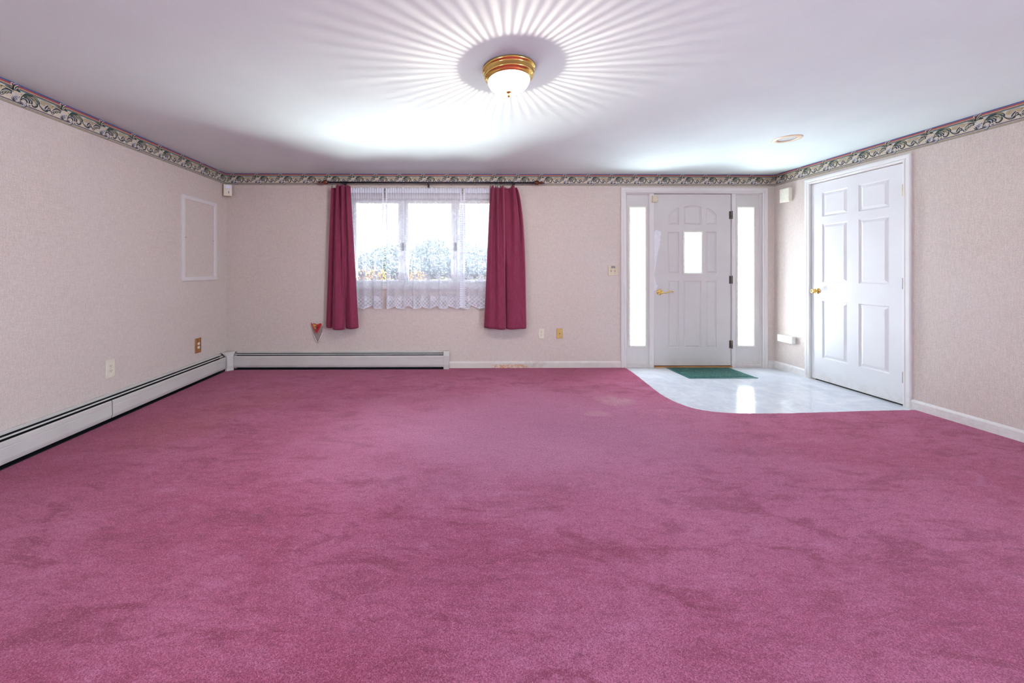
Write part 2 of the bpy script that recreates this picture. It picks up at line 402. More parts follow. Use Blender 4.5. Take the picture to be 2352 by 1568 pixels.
def m_dome(cx, cy_):
    """pressed glass: upright prism ribs that let more and less of the bulb light through"""
    t = NT('ribbed_lamp_glass'); q = t.xyz(t.pos())
    an = t.m('ARCTAN2', t.m('SUBTRACT', q[1], cy_), t.m('SUBTRACT', q[0], cx))
    rib = t.m('ADD', .5, t.m('MULTIPLY', t.m('SINE', t.m('MULTIPLY', an, 56)), .5))
    cmb = t.n('ShaderNodeCombineXYZ'); t.put(cmb.inputs[0], t.m('COSINE', an)); t.put(cmb.inputs[1], t.m('SINE', an))
    irr = t.noise(cmb.outputs[0], 7, 3, .7)
    rib = t.m('MULTIPLY', t.m('POWER', rib, 1.5), t.ramp(irr, .3, .7, .45, 1.2))
    low = t.sstep(q[2], H-.105, H-.113)
    base = t.ramp(q[2], H-.066, H-.100, .10, .50)
    ribbed = t.m('MULTIPLY', base, t.m('ADD', .25, t.m('MULTIPLY', rib, 1.6)))
    k = t.m('ADD', t.m('MULTIPLY', ribbed, t.m('SUBTRACT', 1.0, low)), t.m('MULTIPLY', low, .58), clamp=True)
    tr = t.n('ShaderNodeBsdfTransparent'); cc = t.n('ShaderNodeCombineColor')
    for i in range(3): t.put(cc.inputs[i], k)
    t.t.links.new(cc.outputs[0], tr.inputs[0])
    tl = t.n('ShaderNodeBsdfTranslucent'); t.put(tl.inputs[0], (.95, .93, .92))
    gl = t.n('ShaderNodeBsdfGlossy'); gl.inputs['Roughness'].default_value = .05
    return t.done(t.mixs(.06, t.mixs(.13, tr.outputs[0], tl.outputs[0]), gl.outputs[0]))
def m_trimpaint(name, col, rough=.35, dirt=True):
    t = NT(name); p = t.pos(); q = t.xyz(p)
    c = t.mix(t.ramp(t.noise(p, 5, 4), .3, .7), tuple(x*.96 for x in col), col)
    if dirt:
        d = t.m('MULTIPLY', t.sstep(q[2], .16, .0, 0, .55), t.ramp(t.noise(p, 22, 5, .7), .35, .7))
        c = t.mix(d, c, (.50, .42, .33))
    return t.done(t.pbr(c, rough, 0.0, t.bump(t.noise(p, 60, 2), .04, .001)))
def m_baseboard_far():
    t = NT('scuffed_baseboard_paint'); p = t.pos(); q = t.xyz(p)
    c = t.mix(t.ramp(t.noise(p, 6, 4), .3, .7), (.60, .54, .50), (.68, .62, .58))
    w = t.m('MULTIPLY', t.sstep(q[0], .42, .50), t.sstep(q[0], .92, .80))
    w = t.m('MULTIPLY', w, t.sstep(q[2], .055, .035))
    w = t.m('MULTIPLY', w, t.sstep(t.noise(t.scale(p, (26, 26, 60)), 1, 3, .7), .44, .54))
    c = t.mix(w, c, (.62, .28, .13))
    g = t.m('MULTIPLY', t.sstep(q[0], .70, .80), t.sstep(q[0], 1.25, .95))
    g = t.m('MULTIPLY', g, t.ramp(t.noise(p, 14, 4), .35, .7, 0, .6))
    c = t.mix(g, c, (.36, .29, .24))
    return t.done(t.pbr(c, .4))
def m_wood(name, c1, c2, along='z'):
    t = NT(name); p = t.pos(); sc = (8, 60, 60) if along == 'x' else (60, 60, 8)
    n = t.noise(t.scale(p, sc), 1, 5, .6, .8)
    return t.done(t.pbr(t.mix(t.ramp(n, .35, .65), c1, c2), .45))
def m_mat():
    t = NT('teal_mat_pile'); p = t.pos()
    n = t.noise(t.scale(p, (55, 110, 1), rot=(0, 0, .5)), 1, 3, .6, 2.0)
    c = t.mix(t.sstep(n, .47, .55), (.006, .050, .042), (.055, .20, .165))
    c = t.mix(t.ramp(t.noise(p, 320, 2), .35, .6, .5, 0), c, (.008, .06, .05))
    return t.done(t.pbr(c, .9, 0.0, t.bump(n, .5, .003)))
def m_leaf(name, cols):
    t = NT(name); p = t.pos(); n = t.noise(p, 2.3, 4, .7)
    c = t.mix(t.ramp(n, .35, .65), cols[0], cols[1])
    return t.done(t.pbr(c, .7))

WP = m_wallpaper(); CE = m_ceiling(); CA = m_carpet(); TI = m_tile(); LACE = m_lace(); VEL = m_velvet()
WHITE = m_trimpaint('warm_white_trim_paint', (.68, .635, .625))
DOORP = m_trimpaint('front_door_paint', (.60, .555, .545), .45)
SDOOR = m_trimpaint('side_door_paint', (.74, .73, .74), .4)
STRIM = m_trimpaint('side_trim_paint', (.76, .74, .73), .35)
PATCH = simple('bare_primer', (.72, .70, .74), .5, sc=20)
BBF = m_baseboard_far()
HEAT = simple('cream_heater_enamel', (.56, .53, .50), .38, sc=5, var=.05)
HDARK = simple('heater_shade_black', (.012, .013, .018), .5)
HFIN = simple('blue_grey_fins', (.05, .09, .15), .4)
BRASS = simple('polished_brass', (.83, .55, .16), .16, 1.0)
BRASSP = simple('satin_brass_plate', (.58, .38, .13), .42, .35)
HINGE = simple('aged_hinge_metal', (.16, .13, .10), .4, .8)
BRHINGE = simple('brass_hinge', (.45, .33, .12), .35, .9)
BRONZE = simple('dark_bronze', (.035, .028, .040), .35, .6)
AMBER = simple('amber_crackle', (.16, .045, .02), .2, .3, var=.7, sc=160)
CREAMP = simple('cream_plastic', (.72, .66, .54), .35)
BEIGEP = simple('beige_plastic', (.60, .50, .36), .4)
WPLAS = simple('white_plastic', (.80, .80, .76), .35)
IVORY = simple('ivory_plastic', (.76, .74, .62), .4)
LENS = simple('frosted_lens', (.70, .72, .82), .3)
BLACK = simple('light_blocker_black', (.01, .01, .01), .6)
GREYS = simple('grey_label', (.22, .20, .20), .5, sc=300, var=.4)
SCREW = simple('screw_metal', (.20, .17, .15), .4, .7)
OAK = m_wood('golden_wood_plate', (.26, .10, .025), (.42, .18, .05))
SILL = m_wood('orange_threshold_wood', (.34, .14, .04), (.52, .25, .09), 'x')
VINYL = simple('white_window_vinyl', (.80, .80, .80), .35)
GLASS = m_glass('window_glass', (.97, .985, .98))
def m_clear():
    t = NT('clear_acrylic'); tr = t.n('ShaderNodeBsdfTransparent'); t.put(tr.inputs[0], (.78, .76, .75))
    gl = t.n('ShaderNodeBsdfGlossy'); gl.inputs['Roughness'].default_value = .08
    return t.done(t.mixs(.10, tr.outputs[0], gl.outputs[0]))
CLEAR = m_clear()
REDC = simple('red_card', (.42, .008, .012), .45, var=.2, sc=120)
DOME = m_dome(.309, 2.085)
MATG = m_mat(); MATB = simple('teal_rubber_border', (.018, .11, .105), .6)
CONC = simple('pale_concrete', (.62, .60, .56), .9, sc=3, var=.1)
ROOF = simple('white_soffit', (.7, .7, .7), .7)

# ------------------------------------------------------------------ room shell
T = .16
WINH = (-1.215, .575, .965, 2.00)       # hole for the triple window
DRH = (2.005, 3.665, -.02, 2.075)        # hole for the front door unit
mb = MB(); mb.plate(FAR, [(XL-T,-.15),(DRH[0],-.15),(DRH[0],DRH[3]),(DRH[1],DRH[3]),(DRH[1],-.15),(XR+T,-.15),(XR+T,H+.1),(XL-T,H+.1)], [rect(*WINH)], -T, 0)
tag(mesh('wall_far', mb, WP), 'far wall in pinkish grasscloth wallpaper with window and front door', 'wall', kind='structure')
SDH = (3.085, 3.912, -.02, 2.058)
mb = MB(); mb.plate(RIGHT, [(YB-T,-.15),(SDH[0],-.15),(SDH[0],SDH[3]),(SDH[1],SDH[3]),(SDH[1],-.15),(D,-.15),(D,H+.1),(YB-T,H+.1)], [rect(*SWIN)], -T, 0)
tag(mesh('wall_right', mb, WP), 'right wall in pale grasscloth wallpaper around the white panel door', 'wall', kind='structure')
mb = MB(); mb.plate(LEFT, rect(YB-T, D, -.15, H+.1), [rect(*SWIN)], -T, 0)
tag(mesh('wall_left', mb, WP), 'left wall in pale grasscloth wallpaper above the long heater', 'wall', kind='structure')
mb = MB(); mb.plate(REAR, rect(XL-T, XR+T, -.15, H+.1), [], -T, 0)
tag(mesh('wall_rear', mb, WP), 'plain rear wall behind the viewer', 'wall', kind='structure')
mb = MB(); REC = (2.863, 3.167)
mb.plate(lambda a, b, d: (a, b, H+d), rect(XL-T, XR+T, YB-2.2, D+.5), [circle(REC[0], REC[1], .066, 32)], 0, .12)  # overhang past the rear wall added to keep sun out
tag(mesh('ceiling', mb, CE), 'smooth pinkish white ceiling over the whole room', 'ceiling', kind='structure')
# carpet edge along the tiled entry
edge = [(2.012, 4.36), (2.005, 4.20), (1.985, 4.02), (1.955, 3.78), (1.92, 3.52), (1.908, 3.34), (1.93, 3.18), (1.985, 3.06), (2.075, 2.995), (2.20, 2.955), (2.36, 2.945), (2.64, 2.945), (3.01, 2.965), (3.40, 2.99), (3.72, 3.002), (3.79, 3.0)]
edge = [tuple(p) for p in catmull(edge, 8)]
rnd = random.Random(4)
edge = [(x+rnd.uniform(-.0025, .0025), y+rnd.uniform(-.0025, .0025)) for x, y in edge]
out = [(XL, YB), (XR, YB)]+list(reversed(edge))+[(XL, D)]
out = [(min(x, XR), min(y, D)) for x, y in out]
mb = MB(); mb.plate(lambda a, b, d: (a, b, d), out, [], -.06, .006)
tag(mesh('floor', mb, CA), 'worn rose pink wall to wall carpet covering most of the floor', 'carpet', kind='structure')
mb = MB(); mb.box(1.85, XR+.02, 2.9, D+.02, -.10, 0)
tag(mesh('floor_tile', mb, TI, origin=(2.9, 3.6, 0)), 'glossy white square tiles of the entry in front of the doors', 'floor', kind='structure')
mb = MB(); mb.box(XL-T, XR+T, YB-T, D+T, -.2, -.101)
tag(mesh('floor_slab', mb, CONC), 'concrete slab under the carpet and tiles', 'floor', kind='structure')

# ------------------------------------------------------------------ wallpaper border
bc = [simple('border_'+n, c, .6, sc=90, var=.12) for n, c in (
    ('tan', (.42, .34, .22)), ('grey', (.16, .15, .17)), ('sky', (.28, .40, .44)), ('maroon', (.20, .035, .05)), ('teal', (.06, .20, .21)),
    ('cream', (.60, .52, .40)), ('red', (.40, .055, .06)), ('blue', (.055, .115, .26)), ('green', (.05, .085, .055)),
    ('navy', (.022, .032, .045)), ('white', (.55, .54, .58)), ('olive', (.30, .28, .16)))]
TAN, GRY, SKY, MAR, TEA, CRE, RED, BLU, GRN, NAV, WHI, OLI = range(12)
STRIPES = [(0, .25, GRY), (.25, .75, TAN), (.75, .95, GRY), (.95, 1.6, TAN), (1.6, 1.95, SKY), (1.95, 2.35, MAR), (2.35, 2.6, TEA), (2.6, 9.8, CRE),
           (9.8, 10.15, SKY), (10.15, 10.6, TEA), (10.6, 11.0, MAR), (11.0, 11.7, TAN), (11.7, 12.6, RED), (12.6, 13.5, BLU)]
ST = [  # colour, layer, widths(cm), points (cm along, cm up)
 (TAN,1,3.4,[(-11,8.1),(-7,8.2),(-3.5,8.0)]), (TAN,1,1.6,[(-4,8.7),(-1,8.8),(1,8.9)]), (OLI,1,2.2,[(6,7.6),(9,8.4),(12,8.2),(15,7.4)]),
 (NAV,2,1.5,[(2.6,8.8),(2.5,10.8),(2.0,12.6)]), (GRN,2,1.2,[(1.0,9.6),(2,10.4),(4.4,9.6),(5.6,9.4)]), (GRN,2,1.2,[(3,9.6),(3.6,11.2),(5,11.6)]),
 (CRE,4,.45,[(1.6,11.2),(.9,11.9),(1.2,12.9),(2.1,12.6)]), (CRE,4,.5,[(2.5,9.2),(2.8,11.2),(4.8,13.2)]), (CRE,4,.4,[(3.1,9.2),(3.7,10.7),(4.7,11.1),(5.2,10.3)]),
 (NAV,3,.5,[(3.0,9.0),(4.4,9.8),(5.8,9.2)]), (OLI,4,.35,[(1.9,10.4),(.7,10.2),(.9,9.4)]), (WHI,5,.3,[(2.0,12.0),(2.6,13.1),(3.8,13.3)]),
 (NAV,2,.4,[(2.2,8.7),(0,9.3),(-2.2,9.9)]), (CRE,3,.3,[(2.2,8.3),(0,8.8),(-2.6,9.2)]), (NAV,2,.4,[(2.2,7.9),(0,8.2),(-2.2,8.4)]), (GRN,2,.5,[(2,9.2),(.4,9.8),(-1.2,10.4)]),
 (NAV,2,1.9,[(1.3,6.9),(-1,7.0),(-2.6,5.9),(-3.5,4.2)]), (OLI,3,1.2,[(.6,6.7),(-1,6.6),(-2.4,5.6),(-3.1,4.4)]), (WHI,4,.35,[(.9,7.3),(-1,7.4),(-3.0,6.2),(-4.1,4.4),(-3.2,3.6)]),
 (NAV,5,.3,[(-.4,6.6),(-1.5,4.8)]), (NAV,5,.3,[(-1.4,6.4),(-2.4,4.6)]), (WHI,5,.25,[(-.9,6.5),(-1.9,4.6)]), (NAV,4,.35,[(-3.9,4.9),(-4.6,4.2),(-4,3.4),(-2.9,3.9)]),
 (NAV,2,4.0,[(2.8,5.6),(3.4,4.6),(4.2,3.9)]), (WHI,3,.45,[(5.0,3.0),(4.9,5.4),(3.6,7.2),(1.6,7.0)]), (WHI,3,.45,[(4.9,3.0),(4.4,5.2),(3.2,6.4),(1.3,6.1)]),
 (WHI,3,.45,[(4.8,2.9),(3.9,4.7),(2.9,5.5),(1.2,5.2)]), (WHI,3,.4,[(4.6,2.8),(3.4,4.0),(2.3,4.8),(1.3,4.2),(2.0,3.4)]), (CRE,3,.4,[(5.2,2.9),(4.0,2.9),(3,3.3),(2.4,4.1)]),
 (NAV,4,.7,[(2.0,3.9),(2.5,3.9)]), (GRY,2,1.6,[(5.2,3.0),(6.4,3.0),(7.6,2.2)]), (NAV,3,.4,[(4.2,2.6),(5.6,2.4),(6.4,2.9),(7.0,2.2)]),
 (WHI,4,.4,[(4.6,3.5),(6.2,4.0),(7.8,3.5),(8.2,2.2),(7.2,1.3),(5.9,1.5)]), (WHI,4,.3,[(6.2,3.2),(7.2,3.0),(7.4,2.2),(6.8,1.7)]), (NAV,3,.35,[(8.6,4.0),(8.8,2.4),(7.6,.9),(6,.9)]),
 (WHI,3,.4,[(10.2,3.8),(9.2,3.6),(9.1,2.8),(10.2,2.6),(11.2,3.2)]), (NAV,4,.4,[(9.8,3.2),(10.5,3.0),(11,3.5)]),
 (CRE,5,.45,[(5.1,3.2),(5.5,5.8),(6.6,8.0),(8.0,9.7)]), (NAV,4,.35,[(5.5,3.2),(6.0,5.6),(7.0,7.6),(8.4,9.2)]), (GRN,2,2.0,[(7.4,7.2),(9,8.8),(11.6,9.0),(14.2,8.6),(15.4,7.2)]),
 (NAV,3,.5,[(8.2,9.2),(11,9.5),(13,9.2)]), (NAV,4,.3,[(8.3,8.6),(11.0,8.3),(12.8,6.4)]), (NAV,4,.3,[(9.6,8.9),(12.2,8.2),(14,6.2)]), (CRE,5,.3,[(12.2,9.4),(14.4,9.0),(15.7,7.4)]),
 (CRE,5,.3,[(11.4,9.0),(13.4,8.2),(14.9,6.4)]), (CRE,5,.25,[(9.2,8.6),(11.4,7.8),(12.4,6.0)]), (OLI,5,.3,[(10.4,8.9),(12.8,8.0),(13.7,6.0)]), (OLI,5,.5,[(12.4,10.3),(14,10.1),(15.2,9.2)]),
 (NAV,3,.9,[(6.0,4.4),(7.4,5.9),(8.9,5.6),(9.3,4.2)]), (CRE,5,.35,[(5.9,3.8),(7.0,5.3),(8.2,5.2),(8.5,4.2)]), (NAV,3,.8,[(7.6,6.6),(9.4,6.9),(10.5,5.8),(10.2,4.3)]), (WHI,5,.35,[(7.4,6.3),(9.2,6.5),(9.9,5.6),(9.6,4.5)]),
 (NAV,3,.7,[(10.2,7.2),(11.6,6.4),(11.9,5.2),(11.0,4.8)]), (WHI,5,.3,[(10.2,6.9),(11.2,6.1),(11.2,5.3)]), (NAV,3,.7,[(14.6,7.4),(14.9,5.0),(13.6,3.5),(12.2,3.6),(12.0,4.4)]), (OLI,4,.7,[(14.2,6.8),(14.2,5.0),(13.2,4.2)]), (WHI,5,.3,[(13.8,6.2),(13.8,4.9),(12.9,4.3),(12.4,4.6)]),
 (NAV,4,.8,[(15.4,8.6),(15.9,7.2),(15.5,6.2)]), (NAV,2,1.1,[(15.8,6.7),(17.0,5.2),(18.6,3.9),(20.0,3.9),(21.0,5.0)]), (WHI,3,.45,[(15.9,7.0),(17.2,5.6),(18.8,4.6),(20,4.7)]), (TAN,3,.3,[(16.2,6.2),(18.4,4.0),(20,3.9)]), (NAV,3,.35,[(16,6.0),(17.6,4.1),(19.2,3.3),(20.6,3.6),(21.4,4.6)]),
 (NAV,3,.8,[(19.2,4.8),(20.0,6.6),(21.2,7.9)]), (WHI,4,.4,[(18.8,5.0),(19.6,6.9),(21.0,8.1),(21.8,7.5)]), (NAV,3,.5,[(20.9,5.4),(21.6,6.6),(22.4,5.9),(21.9,5.1)]), (CRE,4,.3,[(21.2,6.9),(22.2,6.9),(22.6,6.0)]), (NAV,3,.6,[(20.8,4.8),(22.4,5.0),(23.4,4.2)]), (WHI,4,.3,[(21,4.4),(22.4,4.5),(23.2,4.0)]),
]
PER = .277
def border(name, F, a0, a1, sgn, phase, label):
    """F wall frame, travel a0->a1 as seen left to right; sgn maps travel to the wall coordinate"""
    mb = MB(); top = H-.0005
    for v0, v1, c in STRIPES:
        b0, b1 = top-.135+v0*.01, top-.135+v1*.01
        mb.face(mb.add([F(sgn*a0, b0, .0008), F(sgn*a1, b0, .0008), F(sgn*a1, b1, .0008), F(sgn*a0, b1, .0008)]), c)
    mb.face(mb.add([F(sgn*a0, top-.135, 0), F(sgn*a1, top-.135, 0), F(sgn*a1, top-.135, .0008), F(sgn*a0, top-.135, .0008)]), GRY)
    k0 = math.floor((a0-phase)/PER)-1; k1 = math.ceil((a1-phase)/PER)+1
    cache = []
    for c, lay, w, pts in ST:
        cp = catmull(pts, 4); n = len(cp); L, R = [], []
        for i, p in enumerate(cp):
            t = (cp[min(i+1, n-1)]-cp[max(i-1, 0)]).normalized(); nn = Vector((-t.y, t.x))
            ww = w*(.66 if c in (NAV, GRN) else .5)*(.35+.65*math.sin(PI*min(1, max(0, .12+.80*i/(n-1)))))
            L.append(p+nn*ww); R.append(p-nn*ww)
        cache.append((c, lay, L, R))
    for k in range(k0, k1):
        for c, lay, L, R in cache:
            prev = None
            for l, r in zip(L, R):
                al, ar = phase+k*PER+l.x*.01, phase+k*PER+r.x*.01
                if min(al, ar) < a0 or max(al, ar) > a1: prev = None; continue
                d = .0010+lay*.00012
                cur = mb.add([F(sgn*al, top-.135+min(13.45, l.y)*.01, d), F(sgn*ar, top-.135+min(13.45, r.y)*.01, d)])
                if prev: mb.face([prev[0], prev[1], cur[1], cur[0]], c)
                prev = cur
    return tag(mesh(name, mb, bc, recalc=False), label, 'wallpaper border', kind='structure')
border('trim_1', FAR, XL+.001, XR-.001, 1, -1.491, 'scrolled leaf wallpaper border along the top of the far wall')
border('trim_2', LEFT, -.6, D-.002, 1, 2.24, 'scrolled leaf wallpaper border along the top of the left wall')
border('trim_3', RIGHT, -(D-.002), .6, -1, -2.68, 'scrolled leaf wallpaper border along the top of the right wall')

# ------------------------------------------------------------------ casings and baseboards
CAS = [(0, 0), (0, .012), (.004, .016), (.012, .0165), (.018, .0125), (.026, .0125), (.032, .016), (.050, .017), (.058, .014), (.0605, .010), (.0605, 0)]
mb = MB(); mb.sweep(FAR, [(2.022, 0), (2.022, 2.058), (3.643, 2.058), (3.643, 0)], CAS)
tag(mesh('trim_4', mb, WHITE), 'wide painted casing around the front door and its sidelights', 'door casing', kind='structure')
CAS2 = [(w*.9, d) for w, d in CAS]
mb = MB(); mb.sweep(RIGHT, [(3.088, 0), (3.088, 2.062), (3.910, 2.062), (3.910, 0)], [(w, d+.002 if d else 0) for w, d in CAS2])
tag(mesh('trim_5', mb, STRIM), 'fluted white casing around the six panel side door', 'door casing', kind='structure')
BBP = [(0, 0), (0, .013), (.066, .013), (.074, .010), (.080, .006), (.084, .005), (.084, 0)]
def base(name, F, a0, a1, m, label, z0=0.0, up=1):
    mb = MB(); mb.sweep(F, [(a0, z0), (a1, z0)] if up > 0 else [(a1, z0), (a0, z0)], BBP); tag(mesh(name, mb, m), label, 'baseboard', kind='structure')
base('baseboard_far', FAR, -.050, 1.962, BBF, 'low cream baseboard under the sockets with orange scuffs', -.002)
base('baseboard_corner', FAR, 3.704, XR, WHITE, 'short baseboard piece between front door casing and corner')
base('baseboard_right', RIGHT, YB, 3.0385, STRIM, 'white baseboard along the right wall nearer than the side door')
base('baseboard_entry', RIGHT, 3.959, D, STRIM, 'white baseboard between the side door and the far corner')

# ------------------------------------------------------------------ front door unit
d0 = empty('door_1', (2.823, D, 0), 'off white entry door with nine moulded panels and a small glazed light', 'door', kind='structure')
holes_r = {
 'q1': rect(2.532, 2.664, 1.109, 1.601), 'q3': rect(2.986, 3.110, 1.109, 1.601),
 'r1': rect(2.532, 2.664, .232, 1.022), 'r2': rect(2.718, 2.929, .232, 1.022), 'r3': rect(2.986, 3.110, .232, 1.022)}
holes_r['p2'] = [(2.718, 1.684), (2.929, 1.684), (2.929, 1.898)]+[(2.8235+.1055*u, 1.898+.016*(1-u*u)) for u in (.66, .33, 0, -.33, -.66)]+[(2.718, 1.898)]
holes_r['p1'] = [(2.540, 1.684), (2.664, 1.684), (2.664, 1.889), (2.635, 1.878), (2.60, 1.858), (2.568, 1.832), (2.540, 1.803)]
holes_r['p3'] = [(2.986, 1.684), (3.110, 1.684), (3.110, 1.803), (3.082, 1.832), (3.05, 1.858), (3.015, 1.878), (2.986, 1.889)]
LIT = rect(2.722, 2.930, 1.115, 1.597)
SD = -.018
mb = MB(); mb.plate(FAR, rect(2.366, 3.281, .022, 2.046), list(holes_r.values())+[LIT], SD, SD)
mb2 = MB()
fr = FAR
# front skin with moulded panels, back skin and edges
loops = [rect(2.366, 3.281, .022, 2.046)]+list(holes_r.values())+[LIT]
ids = mb2.add([fr(a, b, SD) for lp in loops for a, b in lp])
for t in tessellate_polygon([[Vector((a, b, 0)) for a, b in lp] for lp in loops]): mb2.face([ids[k] for k in t])
PAN = [(0, SD), (.003, SD-.006), (.009, SD-.008), (.014, SD-.008), (.020, SD-.003), (.026, SD-.001)]
for k, poly in holes_r.items(): mb2.inset(fr, poly, PAN)
mb2.loft([[fr(a, b, SD) for a, b in LIT], [fr(a, b, SD-.044) for a, b in LIT]])
mb2.loft([[fr(a, b, SD) for a, b in loops[0]], [fr(a, b, SD-.044) for a, b in loops[0]]])
ids = mb2.add([fr(a, b, SD-.044) for lp in (loops[0], LIT) for a, b in lp])
for t in tessellate_polygon([[Vector((a, b, 0)) for a, b in lp] for lp in (loops[0], LIT)]): mb2.face([ids[k] for k in t])
mesh('door_leaf', mb2, DOORP, d0, recalc=False)
LF = [(0, SD), (0, SD+.008), (.004, SD+.011), (.016, SD+.011), (.020, SD+.007), (.022, SD-.016), (.018, SD-.018), (0, SD-.002)]
def liteframe(parent, a0, a1, b0, b1, mat_, ns=3, nt=1):
    mb = MB(); mb.sweep(FAR, rect(a0, a1, b0, b1), LF, closed=True)
    o = mesh('glazing_frame', mb, mat_, parent)
    sc = MB()
    for k in range(ns):
        z = b0+(b1-b0)*(k+.5)/ns
        for x in (a0+.012, a1-.012): sc.lathe(FAR(x, z, SD+.0105), [(.0022, 0), (.0022, -.0012), (.001, -.0016)], 8, ax='y')
    for k in range(nt):
        x = a0+(a1-a0)*(k+.5)/nt
        for z in (b0+.012, b1-.012): sc.lathe(FAR(x, z, SD+.0105), [(.0022, 0), (.0022, -.0012), (.001, -.0016)], 8, ax='y')
    s_ = mesh('screw', sc, SCREW, o)
    return o
LFR = simple('ivory_glazing_frame', (.74, .72, .64), .35)
liteframe(d0, 2.709, 2.943, 1.101, 1.611, LFR, 3, 1)
def pane(parent, a0, a1, b0, b1, m, name='glass_pane', d=SD-.022):
    mb = MB(); mb.fbox(FAR, a0, a1, b0, b1, d-.004, d); return mesh(name, mb, m, parent)
pane(d0, 2.724, 2.928, 1.117, 1.595, m_etched('etched_door_glass', 2.826, 1.36, .045, .11, 1.14))
for z in (1.80, 1.035, .272):
    mb = MB(); mb.tube([FAR(3.2835, z-.047, .002), FAR(3.2835, z+.047, .002)], .0065, 10)
    for k in (-.028, -.009, .009, .028): mb.lathe(FAR(3.2835, z+k, .002), [(.0073, -.0012), (.0073, .0012)], 10)
    mb.fbox(FAR, 3.262, 3.284, z-.046, z+.046, SD, SD+.0015); mesh('hinge', mb, HINGE, d0)
hx, hz = 2.434, .889
mb = MB(); mb.lathe(FAR(hx, hz, SD), [(.034, 0), (.034, -.004), (.030, -.009), (.018, -.012), (.014, -.016), (.0105, -.020), (.0105, -.040), (.008, -.043)], 28, ax='y')
hd = mesh('door_handle', mb, BRASS, d0, label='round brass rosette')
lv = catmull([(hx, D-SD-.038, hz), (hx+.02, D-SD-.044, hz-.004), (hx+.05, D-SD-.045, hz-.004), (hx+.085, D-SD-.045, hz+.006), (hx+.115, D-SD-.045, hz+.013), (hx+.13, D-SD-.044, hz+.010), (hx+.136, D-SD-.043, hz+.003)], 5)
mb = MB(); mb.tube(lv, [.010, .010, .009, .0085, .008]+[.0065]*(len(lv)-8)+[.0075, .0075, .004], 10)
mesh('lever', mb, BRASS, hd, label='wavy brass lever')
mb = MB()  # patch of bare primer along the latch side
pp = [(2.369, 1.12), (2.378, 1.05), (2.392, .985), (2.41, .965), (2.402, .935), (2.386, .915), (2.369, .905)]
pq = [(2.369, 1.60), (2.392, 1.625), (2.42, 1.615), (2.447, 1.60), (2.452, 1.57), (2.440, 1.545), (2.446, 1.51), (2.432, 1.48), (2.440, 1.45), (2.425, 1.40), (2.412, 1.36), (2.405, 1.30), (2.392, 1.24), (2.386, 1.18), (2.376, 1.13), (2.369, 1.10)]
for poly in (list(reversed(pp)), pq):
    ids = mb.add([FAR(a, b, SD+.0006) for a, b in poly])
    for t in tessellate_polygon([[Vector((a, b, 0)) for a, b in poly]]): mb.face([ids[k] for k in t])
mesh('paint_patch', mb, PATCH, d0, label='bare pale patch in the paint')
mb = MB()  # jambs, mullions, head and stop behind the casing
mb.fbox(FAR, 2.005, 2.030, 0, 2.075, -.12, -.001); mb.fbox(FAR, 3.638, 3.665, 0, 2.075, -.12, -.001)
mb.fbox(FAR, 2.030, 3.638, 2.052, 2.075, -.12, -.001)
mb.fbox(FAR, 2.312, 2.362, 0, 2.052, -.12, -.006, ch=.002); mb.fbox(FAR, 3.287, 3.333, 0, 2.052, -.12, -.006, ch=.002)
mb.fbox(FAR, 2.362, 2.374, 0, 2.052, -.12, SD-.046); mb.fbox(FAR, 3.275, 3.287, 0, 2.052, -.12, SD-.046); mb.fbox(FAR, 2.362, 3.287, 2.040, 2.052, -.12, SD-.046)
mesh('door_frame', mb, WHITE, d0)
mb = MB(); mb.fbox(FAR, 2.362, 3.287, 0, .014, -.13, .004, ch=.003); mesh('threshold', mb, SILL, d0, label='orange brown wooden threshold strip')
mb = MB(); mb.fbox(FAR, 2.362, 3.287, .014, .0225, -.07, SD-.012); mesh('door_sweep', mb, BLACK, d0)
def sidelight(name, a0, a1, g0, g1, label, cx):
    w = empty(name, ((a0+a1)/2, D, 0), label, 'sidelight window', kind='structure')
    mb = MB(); hole = rect(g0+.012, g1-.012, .255, 1.889)
    mb.plate(FAR, rect(a0, a1, .0, 2.052), [hole], -.06, SD)
    # moulding round the panel
    mb.sweep(FAR, rect(a0, a1, .030, 2.052), [(0, SD), (0, SD+.012), (.006, SD+.011), (.012, SD+.004), (.014, SD)], closed=True)
    mb.fbox(FAR, a0, a1, 0, .030, SD, SD+.014, ch=.003)
    mesh('sidelight_panel', mb, DOORP, w)
    liteframe(w, g0, g1, .242, 1.904, LFR, 6, 2)
    pane(w, g0+.013, g1-.013, .256, 1.888, m_etched('etched_'+name, cx, 1.085, .048, .175, .30))
sidelight('window_2', 2.030, 2.312, 2.064, 2.276, 'tall narrow bright sidelight on the handle side of the front door', 2.162)
sidelight('window_3', 3.333, 3.638, 3.345, 3.565, 'tall narrow bright sidelight on the hinge side of the front door', 3.455)
ds = empty('door_sensor', (2.36, D, 1.96), 'tiny beige alarm contact at the top left corner of the front door', 'alarm sensor')
mb = MB(); mb.fbox(FAR, 2.336, 2.388, 1.946, 2.022, -.006, .012, ch=.002); mesh('sensor_body', mb, BEIGEP, ds)
mb = MB(); mb.fbox(FAR, 2.389, 2.402, 1.962, 2.004, SD, .006, ch=.0015); mesh('magnet', mb, BEIGEP, ds)

